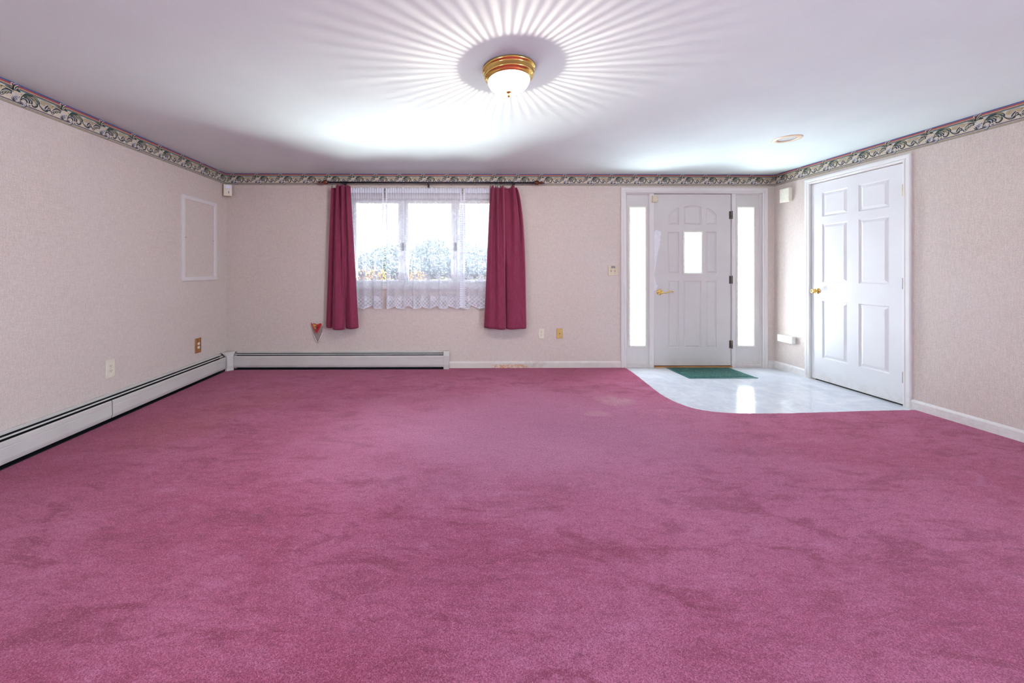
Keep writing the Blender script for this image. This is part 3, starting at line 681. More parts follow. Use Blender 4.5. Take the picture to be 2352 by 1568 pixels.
# ------------------------------------------------------------------ side door
d2 = empty('door_2', (XR, 3.5, 0), 'white six panel interior door with a brass knob on the right wall', 'door', kind='structure')
S2 = -.006
cols = [(3.547, 3.793), (3.202, 3.448)]; rows = [(.246, .834), (1.025, 1.622), (1.697, 1.945)]
pr = [rect(a0, a1, b0, b1) for a0, a1 in cols for b0, b1 in rows]
outer = rect(3.0925, 3.905, .016, 2.051)
mb = MB(); loops = [outer]+pr
ids = mb.add([RIGHT(a, b, S2) for lp in loops for a, b in lp])
for t in tessellate_polygon([[Vector((a, b, 0)) for a, b in lp] for lp in loops]): mb.face([ids[k] for k in t])
for poly in pr: mb.inset(RIGHT, poly, [(0, S2), (.003, S2-.007), (.008, S2-.010), (.014, S2-.0095), (.034, S2-.0015), (.036, S2-.001)])
mb.loft([[RIGHT(a, b, S2) for a, b in outer], [RIGHT(a, b, S2-.035) for a, b in outer]])
ids = mb.add([RIGHT(a, b, S2-.035) for a, b in outer]); mb.face(ids)
mesh('door_leaf', mb, SDOOR, d2, recalc=False)
mb = MB()
mb.fbox(RIGHT, 3.066, 3.0885, 0, 2.078, -.13, -.001); mb.fbox(RIGHT, 3.9095, 3.930, 0, 2.078, -.13, -.001); mb.fbox(RIGHT, 3.0885, 3.9095, 2.0555, 2.078, -.13, -.001)
mb.fbox(RIGHT, 3.0885, 3.100, 0, 2.0555, -.13, S2-.037); mb.fbox(RIGHT, 3.898, 3.9095, 0, 2.0555, -.13, S2-.037)
mesh('door_frame', mb, STRIM, d2)
mb = MB(); mb.fbox(RIGHT, 3.0885, 3.9095, -.02, 2.055, -.13, S2-.040); mesh('gap_light_blocker', mb, BLACK, d2)  # black panel added behind the leaf to stop light leaking through its gaps
for z, m_ in ((1.822, BRHINGE), (1.035, HINGE), (.245, HINGE)):
    mb = MB(); mb.tube([RIGHT(3.0905, z-.047, .006), RIGHT(3.0905, z+.047, .006)], .0068, 10)
    for k in (-.028, -.009, .009, .028): mb.lathe(RIGHT(3.0905, z+k, .006), [(.0075, -.0012), (.0075, .0012)], 10)
    mb.fbox(RIGHT, 3.094, 3.106, z-.046, z+.046, S2, S2+.002); mesh('hinge', mb, m_, d2)
ky, kz = 3.842, .931
mb = MB(); mb.lathe(RIGHT(ky, kz, S2), [(.031, 0), (.031, -.003), (.027, -.008), (.016, -.010), (.012, -.013), (.0095, -.018), (.0095, -.030), (.014, -.034), (.021, -.039), (.0245, -.046), (.0235, -.053), (.018, -.058), (.012, -.0595), (.010, -.057), (.004, -.0565)], 28, ax='x')
mesh('door_knob', mb, BRASS, d2, label='round brass knob on a rosette')

# ------------------------------------------------------------------ triple window
w1 = empty('window_1', (-.3, D, .96), 'white triple window behind the lace between the burgundy drapes', 'window', kind='structure')
G = -.075
CW = [(0, 0), (0, .012), (.006, .016), (.040, .017), (.052, .013), (.055, 0)]
mb = MB(); mb.sweep(FAR, list(reversed(rect(WINH[0]+.012, WINH[1]-.012, WINH[2]+.01, WINH[3]-.012))), CW, closed=True); mesh('casing', mb, WHITE, w1)
panes = [(-1.151, -.657), (-.538, -.031), (.072, .512)]; GB, GT = 1.031, 1.941
mb = MB(); mb.plate(FAR, rect(WINH[0], WINH[1], WINH[2], WINH[3]), [rect(a, b, GB, GT) for a, b in panes], G-.05, G+.012); mesh('window_frame', mb, VINYL, w1)
mb = MB()
for a, b in ((WINH[0], WINH[0]+.012), (WINH[1]-.012, WINH[1])): mb.fbox(FAR, a, b, WINH[2], WINH[3], G, -.001)
mb.fbox(FAR, WINH[0]+.012, WINH[1]-.012, WINH[3]-.012, WINH[3], G, -.001); mb.fbox(FAR, WINH[0]+.012, WINH[1]-.012, WINH[2], WINH[2]+.012, G, -.001)
mesh('window_reveal', mb, WHITE, w1)
for a, b in panes:
    mb = MB(); mb.sweep(FAR, rect(a-.030, b+.030, GB-.030, GT+.030), [(0, G+.012), (0, G+.030), (.006, G+.034), (.028, G+.032), (.030, G+.010)], closed=True)
    s_ = mesh('sash', mb, VINYL, w1)
    mb = MB(); mb.fbox(FAR, a, b, GB, GT, G-.004, G); mesh('glass_pane', mb, GLASS, s_)
for x in (-.600, .022):
    mb = MB(); mb.fbox(FAR, x-.008, x+.008, 1.38, 1.47, G+.012, G+.034, ch=.003); mesh('sash_lock', mb, simple('pewter', (.15, .16, .18), .4, .7), w1)

# ------------------------------------------------------------------ lace panels
def lace(x0, x1, label, seed, fold=1.0):
    """gathered panel hanging from the thin rod; cloth is 1.35 times as wide as it hangs"""
    rn = random.Random(seed); nu, nv = int((x1-x0)*420), 70
    full = 1.35; Wd = (x1-x0)*full
    ph = [rn.uniform(0, 6.28) for _ in range(6)]
    verts, uvs, edges, hems = [], [], [], []
    for j in range(nv+1):
        for i in range(nu+1):
            s = i/nu; uu = s*Wd
            hemz = .742-.040*abs(math.sin(PI*(uu+.07)/.215))**.75+.0035*math.cos(uu*2*PI/.018)
            ztop = 2.098+.006*math.sin(uu*210+ph[0])+.004*math.sin(uu*97+ph[1])
            z = hemz+(ztop-hemz)*(j/nv)
            g = max(0, (z-1.93)/.16)           # tight gathers under the rod
            soft = min(1, max(0, (2.06-z)/.5))
            y = .006*g*math.sin(uu*170+ph[2])
            y += soft*fold*(.010*math.sin(uu*2*PI/.135+ph[3]+.5*math.sin(z*1.3))+.005*math.sin(uu*2*PI/.081+ph[4])+.003*math.sin(uu*2*PI/.31+ph[5]))
            if z > 2.03: y += .011*max(0, 1-abs(z-2.058)/.03)
            x = x0+(x1-x0)*s+soft*fold*.017*math.sin(uu*2*PI/.135+ph[3]+1.3)+.003*g*math.sin(uu*170+ph[2]+1.4)
            yy = D-.050-y
            if z < .96: yy = min(yy, D-.02)
            verts.append((x, yy, z)); uvs.append((uu+seed*.37, z))
            edges.append(min(uu, Wd-uu)); hems.append(z-hemz)
    mb = MB(); mb.v = verts; mb.uv = uvs
    for j in range(nv):
        for i in range(nu):
            a = j*(nu+1)+i; mb.face((a, a+1, a+nu+2, a+nu+1), 0, True)
    o = mesh('lace_curtain', mb, LACE, origin=((x0+x1)/2, D-.050, .70), recalc=False)
    for nm, dat in (('edge', edges), ('hem', hems)):
        at = o.data.attributes.new(nm, 'FLOAT', 'POINT'); at.data.foreach_set('value', dat)
    return tag(o, label, 'curtain', 'white lace panels at the window')
lace(-1.225, -.801, 'white rose lace panel hanging over the left pane beside the left drape', 1, 1.2)
lace(-.789, .098, 'widest white rose lace panel hanging over the centre pane', 2, .75)
lace(.112, .52, 'white rose lace panel over the right pane partly behind the right drape', 3, 1.2)
mb = MB(); mb.tube([(-1.225, D-.030, 2.058), (-1.225, D-.048, 2.058), (.52, D-.048, 2.058), (.52, D-.030, 2.058)], .004, 8)
tag(mesh('lace_rod', mb, VINYL, origin=(-.35, D-.048, 2.058)), 'thin white rod gathered inside the tops of the lace panels', 'curtain rod')

# ------------------------------------------------------------------ drapes on the bronze rod
def drape(cols, ztop, zbot, label, bulge, seed, hem=(.56,)):
    n = 7; nz = 60; rn = random.Random(seed)
    top = catmull([(c[0], c[1], 0) for c in cols], n); bot = catmull([(c[2], c[3], 0) for c in cols], n)
    K = len(top); mb = MB(); L = [0]
    for i in range(1, K): L.append(L[-1]+(bot[i]-bot[i-1]).length)
    for j in range(nz+1):
        t = j/nz
        for i in range(K):
            s = i/(K-1); p = top[i].lerp(bot[i], t)
            zt = ztop(s) if callable(ztop) else ztop
            zb = zbot-.006*math.sin(PI*s)-.006*(p.y-.08)/.06
            z = zt+(zb-zt)*t
            x = p.x+bulge*(s**3)*math.sin(PI*t**.55)
            d = .062+(p.y-.062)*1.45+.003*math.sin(3.1*z+s*17)*(1-abs(2*s-1))
            if abs(z-(zbot+.052)) < .011: d += .0012
            mb.v.append((x, D-d, z))
    for j in range(nz):
        for i in range(K-1):
            a = j*K+i; mb.face((a, a+1, a+K+1, a+K), 0, True)
    o = mesh('drape', mb, VEL, origin=((top[0].x+top[-1].x)/2, D-.1, zbot), recalc=False, solid=.004)
    return tag(o, label, 'curtain', 'burgundy velvet drapes')
LC = [(-1.403,.075,-1.467,.062),(-1.370,.068,-1.425,.088),(-1.340,.066,-1.380,.082),(-1.333,.104,-1.368,.118),(-1.312,.116,-1.335,.142),(-1.300,.086,-1.295,.148),
      (-1.283,.082,-1.258,.144),(-1.268,.124,-1.233,.126),(-1.246,.132,-1.228,.088),(-1.236,.088,-1.200,.108),(-1.212,.112,-1.150,.126),(-1.193,.088,-1.108,.112),(-1.184,.072,-1.085,.086)]
drape(LC, lambda s: 2.090+.022*min(1, max(0, (s-.22)*30)), .492, 'narrower burgundy velvet drape bunched at the left end of the rod', 0, 1)
RC = [(.420,.080,.350,.080),(.445,.118,.400,.118),(.476,.072,.462,.128),(.497,.116,.505,.146),(.530,.086,.545,.146),(.556,.120,.585,.132),(.575,.092,.593,.082),
      (.606,.074,.604,.120),(.640,.076,.650,.142),(.664,.120,.700,.134),(.688,.116,.755,.124),(.696,.076,.795,.126),(.712,.112,.822,.112),(.722,.082,.835,.082)]
drape(RC, lambda s: 2.098+.010*math.sin(s*19), .492, 'wider burgundy velvet drape spread at the right end of the rod', .05, 2)

rd = empty('curtain_rod', (-.25, D-.09, 2.153), 'long dark bronze curtain rod with ball finials above the window', 'curtain rod')
mb = MB(); mb.tube([(-1.415, D-.09, 2.153), (.905, D-.09, 2.153)], .0085, 14); mesh('pole', mb, BRONZE, rd)
for sx, x in ((-1, -1.415), (1, .905)):
    mb = MB(); c = (x, D-.09, 2.153)
    P = [(.008, 0), (.014, .004), (.014, .010), (.008, .014), (.010, .018), (.019, .026), (.026, .040), (.0275, .050), (.026, .060), (.018, .074), (.009, .080), (.008, .086), (.014, .090), (.0175, .099), (.0175, .105), (.013, .115), (.007, .119), (.007, .128), (.002, .132)]
    mb.lathe(c, [(r, h*sx) for r, h in P], 20, ax='x'); mb.m = [1 if (5 <= k//20 <= 8 or 12 <= k//20 <= 15) else 0 for k in range(len(mb.f))]
    mesh('finial', mb, [BRONZE, AMBER], rd)
for x in (-1.262, -.294, .695):
    mb = MB(); mb.tube([(x, D, 2.135), (x, D-.05, 2.135), (x, D-.085, 2.142)], .005, 8); mb.tube([(x-.008, D-.09, 2.140), (x+.008, D-.09, 2.140)], .013, 10)
    mb.fbox(FAR, x-.010, x+.010, 2.095, 2.155, 0, .004); mesh('bracket', mb, BRONZE, rd)
# rings with clips, one built then copied
rg = bpy.data.objects.new('curtain_ring', None); bpy.context.collection.objects.link(rg); BASE[rg] = Vector((0,0,0)); rg.empty_display_size = .02
mb = MB(); mb.tube([(0, .0135*math.cos(a), .0135*math.sin(a)-.004) for a in [2*PI*k/20 for k in range(21)]], .0016, 6, caps=False); r1 = mesh('ring', mb, BRONZE, rg)
mb = MB(); mb.tube([(0, 0, -.0175), (0, .001, -.040)], .0012, 6); mb.box(-.004, .004, -.004, .004, -.062, -.040); r2 = mesh('clip', mb, BRONZE, rg)
spots = [(-1.390, 0, 'L'), (-1.290, .2, 'L'), (-1.276, -.2, 'L'), (-1.249, .1, 'L'), (-1.236, -.1, 'L'), (-1.224, .15, 'L'), (.420, 0, 'R'), (.483, .25, 'R'), (.500, -.2, 'R'), (.537, .1, 'R'), (.556, -.15, 'R'), (.578, .2, 'R'), (.660, -.1, 'R'), (.678, .2, 'R')]
for i, (x, a, side) in enumerate(spots):
    if i == 0: r = rg
    else:
        r = rg.copy(); bpy.context.collection.objects.link(r)
        for ch in (r1, r2):
            c2 = ch.copy(); bpy.context.collection.objects.link(c2); c2.parent = r
    r.location = (x, D-.09, 2.153); r.rotation_euler = (0, 0, a+.25)
    ORDR = ['', 'first', 'second', 'third', 'fourth', 'fifth', '', 'second', 'third', 'fourth', 'fifth', 'sixth', 'seventh', 'last']
    if i == 0: tag(r, 'lone dark ring with clip at the outer left corner of the left drape', 'curtain ring', 'rings and clips on the rod')
    elif side == 'L': tag(r, '%s of the crowded dark rings over the bunched left drape, counted from its left' % ORDR[i], 'curtain ring', 'crowded rings above the left drape')
    elif i == 6: tag(r, 'dark clip ring at the inner corner of the right drape beside the lace', 'curtain ring', 'rings and clips on the rod')
    else: tag(r, 'dark clip ring holding the right drape, %s from the lace side' % ORDR[i], 'curtain ring', 'clip rings above the right drape')

# ------------------------------------------------------------------ baseboard heaters
def hprof():
    # (distance from wall, height) of the enamel cover
    lip = [(.0, .2065), (.016, .206), (.020, .203), (.020, .1885), (.018, .1885), (.018, .200), (.0, .202)]
    louv = [(.040, .1835), (.044, .1835), (.046, .1745), (.042, .1745)]
    front = [(.062, .1665), (.067, .165), (.070, .158), (.0705, .134), (.0685, .132), (.0685, .130), (.0705, .128), (.0715, .062), (.0685, .048), (.063, .034), (.060, .034), (.0655, .048), (.0685, .062), (.0675, .156), (.0655, .162), (.0615, .1635)]
    return lip, louv, front
def hsweep(mb, F, a0, a1, prof, m=0): mb.loft([[F(a0, z, d) for d, z in prof], [F(a1, z, d) for d, z in prof]], m, caps=True)
def heater(F, a0, a1, label, joints=(), capend=None, name='baseboard_heater', base=None):
    h = empty(name, base, label, 'heater')
    lip, louv, front = hprof()
    mb = MB(); hsweep(mb, F, a0, a1, lip); mesh('back_plate', mb, HEAT, h)
    mb = MB(); mb.fbox(F, a0, a1, .0065, .200, 0, .004); mesh('slot_shade_liner', mb, HDARK, h)  # near-black sheet paints in the shade behind the slots
    mb = MB(); hsweep(mb, F, a0, a1, louv); mesh('damper', mb, HEAT, h)
    segs = []; p = a0
    for j in joints: segs.append((p, j-.003)); p = j+.003
    segs.append((p, a1))
    for s0, s1 in segs:
        mb = MB(); hsweep(mb, F, s0, s1, front); mesh('front_cover', mb, HEAT, h)
    for j in joints:
        mb = MB(); hsweep(mb, F, j-.0028, j+.0028, [(d-.002, z) for d, z in front]); mesh('joint_strip', mb, HDARK, h)
    mb = MB(); mb.fbox(F, a0, a1, .055, .140, .0055, .052); mesh('heating_element', mb, HDARK, h)
    mb = MB(); mb.fbox(F, a0, a1, .140, .146, .010, .050); mesh('fin_row', mb, HFIN, h)
    mb = MB(); mb.fbox(F, a0, a1, .0062, .009, .006, .062); mesh('gap_shade_strip', mb, HDARK, h)  # near-black strip paints in the shade of the gap under the cover
    if capend:
        e0, e1 = capend
        mb = MB(); outl = [(0, .212), (.030, .211), (.060, .182), (.074, .166), (.0755, .062), (.072, .042), (.066, .0065), (0, .0065)]
        mb.loft([[F(e0, z, d) for d, z in outl], [F(e1, z, d) for d, z in outl]], caps=True); mesh('end_cap', mb, HEAT, h, bevel=.0015)
    return h
heater(FAR, -2.52, -.115, 'cream baseboard heater along the far wall under the window', capend=(-.117, -.052), base=(-1.3, D, 0))
heater(LEFT, -1.0, 4.225, 'long cream baseboard heater along the left wall with a cover joint', joints=(2.832,), base=(XL, 2, 0))
cp = empty('heater_corner_piece', (XL, D, 0), 'cream corner cover joining the two baseboard heaters', 'heater corner')
mb = MB()
prf = [(.000, .212), (.030, .211), (.058, .186), (.072, .168), (.0745, .134), (.0745, .062), (.070, .040), (.066, .0065)]
A = [[(XL+d, 4.224, z) for d, z in prf], [(XL+d, D-.12, z) for d, z in prf], [(XL+d+.012, D-.105-d*.3, z) for d, z in prf],
     [(XL+.105+d*.3, D-d-.012, z) for d, z in prf], [(XL+.12, D-d, z) for d, z in prf], [(-2.519, D-d, z) for d, z in prf]]
mb.loft(A, closed=False, sm=False)
ids = mb.add([(XL, 4.224, .212), (XL, D, .212), (-2.519, D, .212), (XL+.12, D-.001, .2119), (XL+.105, D-.012, .2119), (XL+.012, D-.105, .2119), (XL+.001, D-.12, .2119)])
mb.face(ids)
mesh('corner_cover', mb, HEAT, cp, recalc=False, solid=.002)

# ------------------------------------------------------------------ plates on the walls
def duplex(parent, F, a, b, m, d=.006):
    for dz in (.019, -.019):
        mb = MB(); mb.plate(F, [(a+.0165*math.cos(t)*1.0, b+dz+max(-.0125, min(.0125, .0165*math.sin(t)))) for t in [2*PI*k/24 for k in range(24)]], [], d-.002, d+.0022)
        r = mesh('socket', mb, m, parent)
        mb = MB()
        for dx in (-.0062, .0062): mb.fbox(F, a+dx-.0011, a+dx+.0011, b+dz-.001, b+dz+.0075, d+.002, d+.0026)
        mb.fbox(F, a-.002, a+.002, b+dz-.0085, b+dz-.0045, d+.002, d+.0026); mesh('slot', mb, BLACK, r)
    mb = MB(); mb.lathe(F(a, b, d), [(.0022, -.001), (.0022, .0012)], 10, ax='y' if F is FAR else 'x'); mesh('screw', mb, SCREW, parent)
def plate_obj(name, F, a, b, w, h, m, label, cat, d=.006):
    e = empty(name, F(a, b, 0), label, cat)
    mb = MB(); mb.fbox(F, a-w/2, a+w/2, b-h/2, b+h/2, 0, d, ch=.0025); mesh('cover_plate', mb, m, e); return e
e = plate_obj('wall_outlet', FAR, 1.026, .405, .070, .115, CREAMP, 'cream double socket on the far wall below the right drape', 'outlet'); duplex(e, FAR, 1.026, .405, CREAMP)
e = plate_obj('wall_outlet', LEFT, 2.890, .391, .072, .138, CREAMP, 'cream double socket on the left wall nearest the camera', 'outlet'); duplex(e, LEFT, 2.890, .391, CREAMP)
e = plate_obj('wall_outlet', LEFT, 3.871, .371, .084, .150, OAK, 'wooden plate socket with white sockets near the left corner', 'outlet', .010)
duplex(e, LEFT, 3.871, .371, WPLAS, .010)
e = plate_obj('cable_plate', FAR, 1.242, .4065, .070, .115, BRASSP, 'brass coloured cable plate with one round hole beside the cream socket', 'wall plate')
mb = MB(); mb.lathe(FAR(1.242, .407, .006), [(.0085, .001), (.0085, -.002), (.006, -.0025)], 20, ax='y'); j = mesh('jack', mb, BRASSP, e)
mb = MB(); mb.lathe(FAR(1.242, .407, .0084), [(.0048, .001), (.0048, -.0006)], 16, ax='y'); mesh('hole', mb, BLACK, j)
for dz in (.042, -.042):
    mb = MB(); mb.lathe(FAR(1.242, .4065+dz, .006), [(.003, .001), (.003, -.001)], 10, ax='y'); mesh('screw', mb, SCREW, e)
e = plate_obj('switch_plate', FAR, 1.872, 1.145, .115, .115, BEIGEP, 'square beige double light switch with a dark strip beside the front door', 'light switch')
for dx in (-.0225, .0225):
    mb = MB(); mb.fbox(FAR, 1.872+dx-.005, 1.872+dx+.005, 1.128, 1.152, .006, .0075); s_ = mesh('switch_slot', mb, SCREW, e)
    mb = MB(); x = 1.872+dx; mb.loft([[(x-.0035, D-.0075, 1.134), (x+.0035, D-.0075, 1.134), (x+.0035, D-.0075, 1.146), (x-.0035, D-.0075, 1.146)], [(x-.003, D-.017, 1.145), (x+.003, D-.017, 1.145), (x+.003, D-.016, 1.150), (x-.003, D-.016, 1.150)]], caps=True); mesh('toggle', mb, BEIGEP, s_)
    for dz in (-.03, .03):
        mb = MB(); mb.lathe(FAR(x, 1.14+dz, .006), [(.0025, .001), (.0025, -.001)], 8, ax='y'); mesh('screw', mb, SCREW, e)
mb = MB(); mb.plate(FAR, [(1.848, 1.172), (1.900, 1.172), (1.894, 1.196), (1.850, 1.196)], [], .0055, .0072); mesh('sticker', mb, GREYS, e, label='dark grey sticker')

# alarm motion detector across the left corner
pr_ = empty('motion_detector', (-2.605, 4.32, 2.0), 'small white motion detector set across the left corner under the border', 'motion detector')
u = Vector((.87, .5, 0)).normalized(); v = Vector((.5, -.87, 0)).normalized()
def PIRF(a, b, d): p = Vector((-2.592, 4.298, 0))+u*a+v*d; return (p.x, p.y, b)
mb = MB(); mb.fbox(PIRF, -.042, .042, 1.996, 2.130, -.018, .030, ch=.006); mesh('housing', mb, CREAMP, pr_, bevel=.004)
mb = MB(); mb.fbox(PIRF, -.026, .028, 2.078, 2.120, .029, .035, ch=.004); mesh('lens', mb, LENS, pr_, label='pale bluish lens window')
mb = MB(); mb.fbox(PIRF, .006, .012, 2.026, 2.050, .029, .0315); mesh('indicator_slot', mb, BLACK, pr_)
mb = MB(); mb.tube([PIRF(-.005, 2.125, 0), PIRF(-.006, 2.140, .002), (XL+.006, D-.006, 2.16)], .0022, 6); mesh('cable', mb, GREYS, pr_)

# chime box and low box on the right wall
e = empty('door_chime', (XR, 4.18, 1.91), 'ivory box high on the right wall between corner and side door', 'door chime')
mb = MB(); mb.fbox(RIGHT, 4.118, 4.238, 1.918, 2.072, .006, .046, ch=.004); mesh('housing', mb, IVORY, e, bevel=.003)
mb = MB(); mb.fbox(RIGHT, 4.124, 4.232, 1.924, 2.066, 0, .006); mesh('back_plate', mb, IVORY, e)
mb = MB(); mb.lathe(RIGHT(4.196, 2.022, .046), [(.012, .002), (.012, -.001), (.009, -.002), (.004, -.001)], 20, ax='x'); mesh('push_button', mb, IVORY, e)
e = empty('junction_box', (XR, 4.17, .33), 'small white horizontal box low on the right wall beside the side door', 'wall box')
mb = MB(); mb.fbox(RIGHT, 4.078, 4.268, .331, .411, .004, .046, ch=.003); mesh('cover', mb, WPLAS, e, bevel=.002)
mb = MB(); mb.fbox(RIGHT, 4.086, 4.260, .337, .405, 0, .004); mesh('base', mb, GREYS, e)

# access panel on the left wall
e = empty('access_panel', (XL, 3.90, 1.04), 'white framed wallpapered access panel on the left wall near the corner', 'access panel')
mb = MB(); mb.sweep(LEFT, rect(3.637, 4.166, 1.043, 1.890), [(0, 0), (0, .012), (.003, .014), (.036, .014), (.040, .011), (.042, .003), (.042, 0)], closed=True); mesh('frame', mb, WHITE, e)
mb = MB(); mb.fbox(LEFT, 3.675, 4.128, 1.081, 1.852, 0, .004); mesh('panel', mb, WP, e)
for y in (3.690, 4.113):
    mb = MB(); mb.lathe(LEFT(y, 1.47, .004), [(.005, -.001), (.005, .002), (.002, .003)], 10, ax='x'); mesh('screw', mb, SCREW, e)

# wall pocket left of the drape
e = empty('wall_pocket', (-1.585, D, .29), 'clear V shaped wall pocket holding a red card left of the drapes', 'wall pocket')
mb = MB(); fr_ = []
for z, w, dd in ((.298, .006, .010), (.34, .022, .018), (.38, .038, .026), (.42, .052, .034), (.46, .058, .040), (.50, .060, .044)):
    fr_.append([(-1.583+w*math.cos(a), D-.002-dd*math.sin(a), z) for a in [PI*k/12 for k in range(13)]])
mb.loft(fr_, closed=False, sm=True); mesh('holder', mb, CLEAR, e, recalc=False)
mb = MB(); mb.tube([(-1.641, D-.012, .425), (-1.600, D-.015, .335), (-1.583, D-.016, .300), (-1.566, D-.015, .335), (-1.525, D-.012, .425)], .0038, 8); mesh('rim', mb, simple('pale_clear_edge', (.66, .62, .62), .2), e)
hc = empty('heart_card', (-1.585, D-.045, .425), 'folded red heart card with a yellow flower picture in the wall pocket', 'greeting card')
def HC(a, b, d): return (-1.583+a, D-.030-d, .425+b)
mb = MB(); rt = catmull([(.000, .003), (.012, .010), (.055, .088), (.058, .100), (.050, .109), (.038, .108), (.015, .098), (.001, .094)], 5)
mb.plate(HC, [tuple(p) for p in rt], [], .010, .012); mesh('right_half', mb, REDC, hc)
mb = MB(); lt = catmull([(.001, .094), (-.012, .104), (-.030, .109), (-.050, .104), (-.056, .096), (-.014, .010), (.000, .003)], 5)
mb.plate(HC, [tuple(p) for p in lt], [], .010, .012); mb.tube([HC(-.054, .094, .012), HC(-.062, .120, .016)], .0022, 6); lh = mesh('left_half', mb, REDC, hc)
YEL = simple('yellow_print', (.55, .33, .03), .5); GRP = simple('dark_green_print', (.02, .07, .06), .5); PNK = simple('pink_print', (.62, .22, .22), .5); BLP = simple('blue_print', (.12, .10, .35), .5)
mb = MB()
ins = [(-.001, .085), (-.010, .095), (-.028, .100), (-.045, .096), (-.030, .062), (-.014, .030), (-.003, .020)]
mb.plate(HC, list(reversed(ins)), [], .012, .0128, 0)
mb.plate(HC, list(reversed([(-.003, .020), (-.002, .040), (-.010, .046), (-.021, .043)])), [], .0128, .0134, 1)
for (a, b, r, m_) in ((-.014, .055, .008, 2), (-.022, .062, .005, 2), (-.008, .072, .004, 1), (-.012, .080, .004, 3), (-.032, .080, .005, 2), (-.020, .074, .004, 1)):
    mb.plate(HC, circle(a, b, r, 10), [], .0128, .0136, m_)
mesh('flower_print', mb, [YEL, GRP, PNK, BLP], lh, label='yellow printed flower picture')

# ------------------------------------------------------------------ door mat
e = empty('door_mat', (2.865, 4.14, 0), 'rectangular teal green mat on the tiles in front of the door', 'door mat')
mb = MB(); mb.plate(lambda a, b, d: (a, b, d), rect(2.497, 3.232, 3.918, 4.345), [], .0005, .005); mesh('rubber_base', mb, MATB, e)
mb = MB(); mb.plate(lambda a, b, d: (a, b, d), rect(2.525, 3.204, 3.945, 4.318), [], .004, .0085); mesh('pile', mb, MATG, e)

# ------------------------------------------------------------------ ceiling lamp
LX, LY = .309, 2.085
e = empty('ceiling_lamp', (LX, LY, H), 'flush brass ceiling lamp with a ribbed glass bowl, lit', 'ceiling light')
mb = MB(); mb.lathe((LX, LY, H), [(.130, 0), (.1475, -.004), (.1485, -.010), (.1455, -.016), (.1365, -.019), (.1365, -.024), (.1345, -.040), (.1375, -.044), (.1345, -.050), (.124, -.053), (.1235, -.058), (.1185, -.062), (.1165, -.066), (.1135, -.066), (.1135, -.052), (.120, -.020), (.120, -.002)], 72, capend=False)
mesh('brass_pan', mb, BRASS, e)
mb = MB(); pr = []
for k in range(15):
    t = k/14; pr.append((.1155*math.cos(t*PI/2*.985)**.72, -.064-.064*math.sin(t*PI/2)))
n = 176; rings = []
for i, (r, h) in enumerate(pr):
    rings.append([(LX+(r+.0014*math.cos(a*44)*(1-i/15))*math.cos(a), LY+(r+.0014*math.cos(a*44)*(1-i/15))*math.sin(a), H+h) for a in [2*PI*k/n for k in range(n)]])
mb.loft(rings, sm=True); mesh('glass_bowl', mb, DOME, e, recalc=False)
mb = MB(); mb.lathe((LX, LY, H), [(.003, -.124), (.014, -.127), (.016, -.131), (.012, -.135), (.006, -.138), (.005, -.143), (.009, -.147), (.009, -.152), (.005, -.157), (.001, -.160)], 20)
mesh('finial', mb, BRASS, e)
bt = NT('lit_bulb'); em = bt.n('ShaderNodeEmission'); bt.put(em.inputs[0], (1, .93, .88)); em.inputs[1].default_value = 6; BULB = bt.done(em.outputs[0])
for sx in (-1, 1):
    mb = MB(); mb.lathe((LX+sx*.050, LY, H), [(.010, -.022), (.011, -.034), (.019, -.050), (.021, -.062), (.018, -.074), (.008, -.081)], 16); mesh('bulb', mb, BULB, e)
lp = light('lamp_bulb', 'POINT', (LX-.006, LY+.004, H-.106), LAMP_E, (1, .88, .76), shadow_soft_size=.005)

# recessed downlight, off
e = empty('recessed_light', (REC[0], REC[1], H), 'round recessed ceiling light with a gold rim, unlit', 'ceiling light')
mb = MB(); mb.lathe((REC[0], REC[1], H), [(.066, .004), (.066, -.003), (.070, -.006), (.098, -.005), (.103, -.001), (.103, .0)], 48, capend=False); mesh('trim_ring', mb, simple('pale_gold_trim', (.74, .58, .40), .35, .3), e)
mb = MB(); mb.lathe((REC[0], REC[1], H), [(.0655, -.002), (.0645, .10)], 48, capend=False); mb.face(mb.add([(REC[0]+.0645*math.cos(2*PI*k/48), REC[1]+.0645*math.sin(2*PI*k/48), H+.10) for k in range(48)])); mesh('baffle', mb, WPLAS, e, recalc=False)
mb = MB(); mb.lathe((REC[0], REC[1], H), [(.0635, .003), (.064, .008), (.050, .060), (.020, .090)], 40); mesh('lamp_face', mb, simple('grey_lamp_glass', (.62, .66, .64), .3), e)

# ------------------------------------------------------------------ unseen side windows added behind the viewer to light the room
for nm, F, lb in (('added_window_4', LEFT, 'added unseen white framed window in the left wall behind the viewer'), ('added_window_5', RIGHT, 'added unseen white framed window in the right wall behind the viewer')):
    w5 = empty(nm, F(-1.5, .8, 0), lb, 'window', kind='structure')
    mb = MB(); mb.plate(F, rect(*SWIN), [rect(-2.24, -1.53, .86, 1.94), rect(-1.47, -.76, .86, 1.94)], -.10, -.04); mesh('window_frame', mb, VINYL, w5)  # frame of the added unseen window

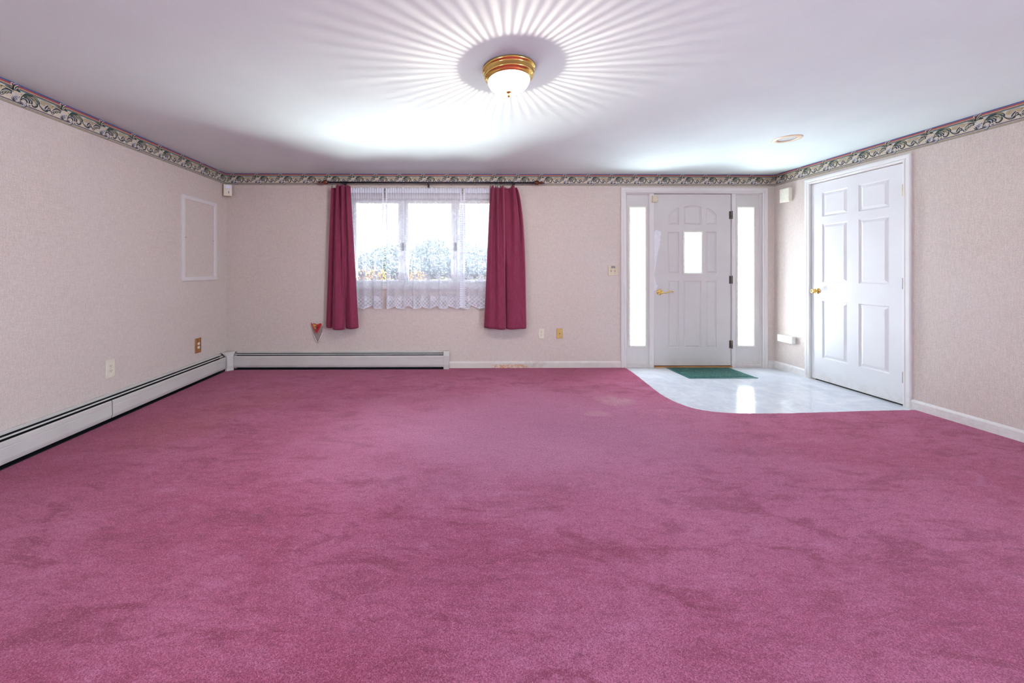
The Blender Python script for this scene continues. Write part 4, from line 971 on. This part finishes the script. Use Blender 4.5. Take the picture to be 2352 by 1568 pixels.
# ------------------------------------------------------------------ outdoors
mb = MB(); mb.box(-60, 70, D+T, 130, -.45, -.30)
LAWN = m_leaf('dry_lawn', [(.16, .13, .08), (.12, .12, .07)])
tag(mesh('lawn', mb, LAWN, origin=(0, 40, -.3)), 'pale sunlit lawn outside the window', 'lawn', kind='structure')
mb = MB(); mb.box(1.2, 5.2, D+T, D+.45, -.299, -.12)
tag(mesh('porch', mb, CONC, origin=(3, D+1.5, -.12)), 'pale concrete porch outside the front door', 'porch', kind='structure')
def foliage(name, x, y, z0, rx, rz, n, size, m, label, cat, group, trunk=None, seed=0, ry=None):
    rn = random.Random(seed); mb = MB(); ry = ry or rx
    for _ in range(n):
        while True:
            p = Vector((rn.uniform(-1, 1), rn.uniform(-1, 1), rn.uniform(-1, 1)))
            if p.length < 1 and p.length > rn.uniform(0, .7): break
        c = Vector((x+p.x*rx, y+p.y*ry, z0+rz+p.z*rz)); s_ = size*rn.uniform(.6, 1.3)
        a = Vector((rn.gauss(0, 1), rn.gauss(0, 1), rn.gauss(0, 1))).normalized(); b = a.orthogonal().normalized()
        mb.face(mb.add([c-a*s_, c+b*s_*.45, c+a*s_, c-b*s_*.45]))
    e = empty(name, (x, y, -.3), label, cat, group)
    mesh('foliage', mb, m, e, recalc=False)
    tb = MB(); tb.tube([(x, y, -.3), (x+.05*rz, y, z0+rz*.6), (x, y, z0+rz*1.4)], [trunk or .03, (trunk or .03)*.7, .01], 8); mesh('stem', tb, simple('bark', (.16, .12, .09), .9), e)
BL = m_leaf('hazed_tree_leaves', [(.22, .27, .29), (.30, .35, .35)]); OR = m_leaf('autumn_orange_leaves', [(.34, .17, .05), (.40, .30, .14)]); GR = m_leaf('autumn_green_leaves', [(.22, .24, .13), (.32, .28, .14)])  # far tree leaves paled bluish, haze painted into their colour
mb = MB()
rs = []
for k in range(41):
    x = -80+k*4.2; hh = 5.2+.5*math.sin(k*.9)+.35*math.sin(k*2.3)+(1.3 if k < 20 else 0)
    rs.append([(x, 72, -.5), (x, 74, hh*.8-.3), (x, 78, hh), (x, 96, hh*1.02), (x, 110, -.5)])
mb.loft(rs, closed=True, caps=True, sm=True)
tag(mesh('hillside', mb, m_leaf('hazed_wooded_hill', [(.17, .21, .23), (.23, .26, .27)]), origin=(0, 80, -.4)), 'hazy wooded hillside far beyond the window', 'hill', kind='structure')  # haze painted into the hill colour as well
ORD = ['first', 'second', 'third', 'fourth', 'fifth', 'sixth', 'seventh', 'eighth']
rn = random.Random(11)
for k in range(6):
    x = -15.5+k*4.4+rn.uniform(-.6, .6)
    foliage('background_tree', x, (41, 48)[k % 2], -.3, 3.1, 1.95+rn.uniform(-.2, .4)+(.8 if k == 3 else 0), 5200, .16, BL, 'hazy far tree outside the window, %s from the left in its row' % ORD[k], 'tree', 'distant trees beyond the window', .16, k)
for k in range(8):
    x = -4.1+k*.98+rn.uniform(-.1, .1)
    foliage('autumn_shrub', x, (9.2, 10.6)[k % 2], -.3, .66, .70+rn.uniform(-.06, .10), 1500, .040, (OR if k < 4 else GR), '%s shrub outside the window, %s from the left' % ('orange leaved' if k < 4 else 'yellow green', ORD[k]), 'shrub', 'autumn shrubs outside the window', .03, 40+k, ry=.6)
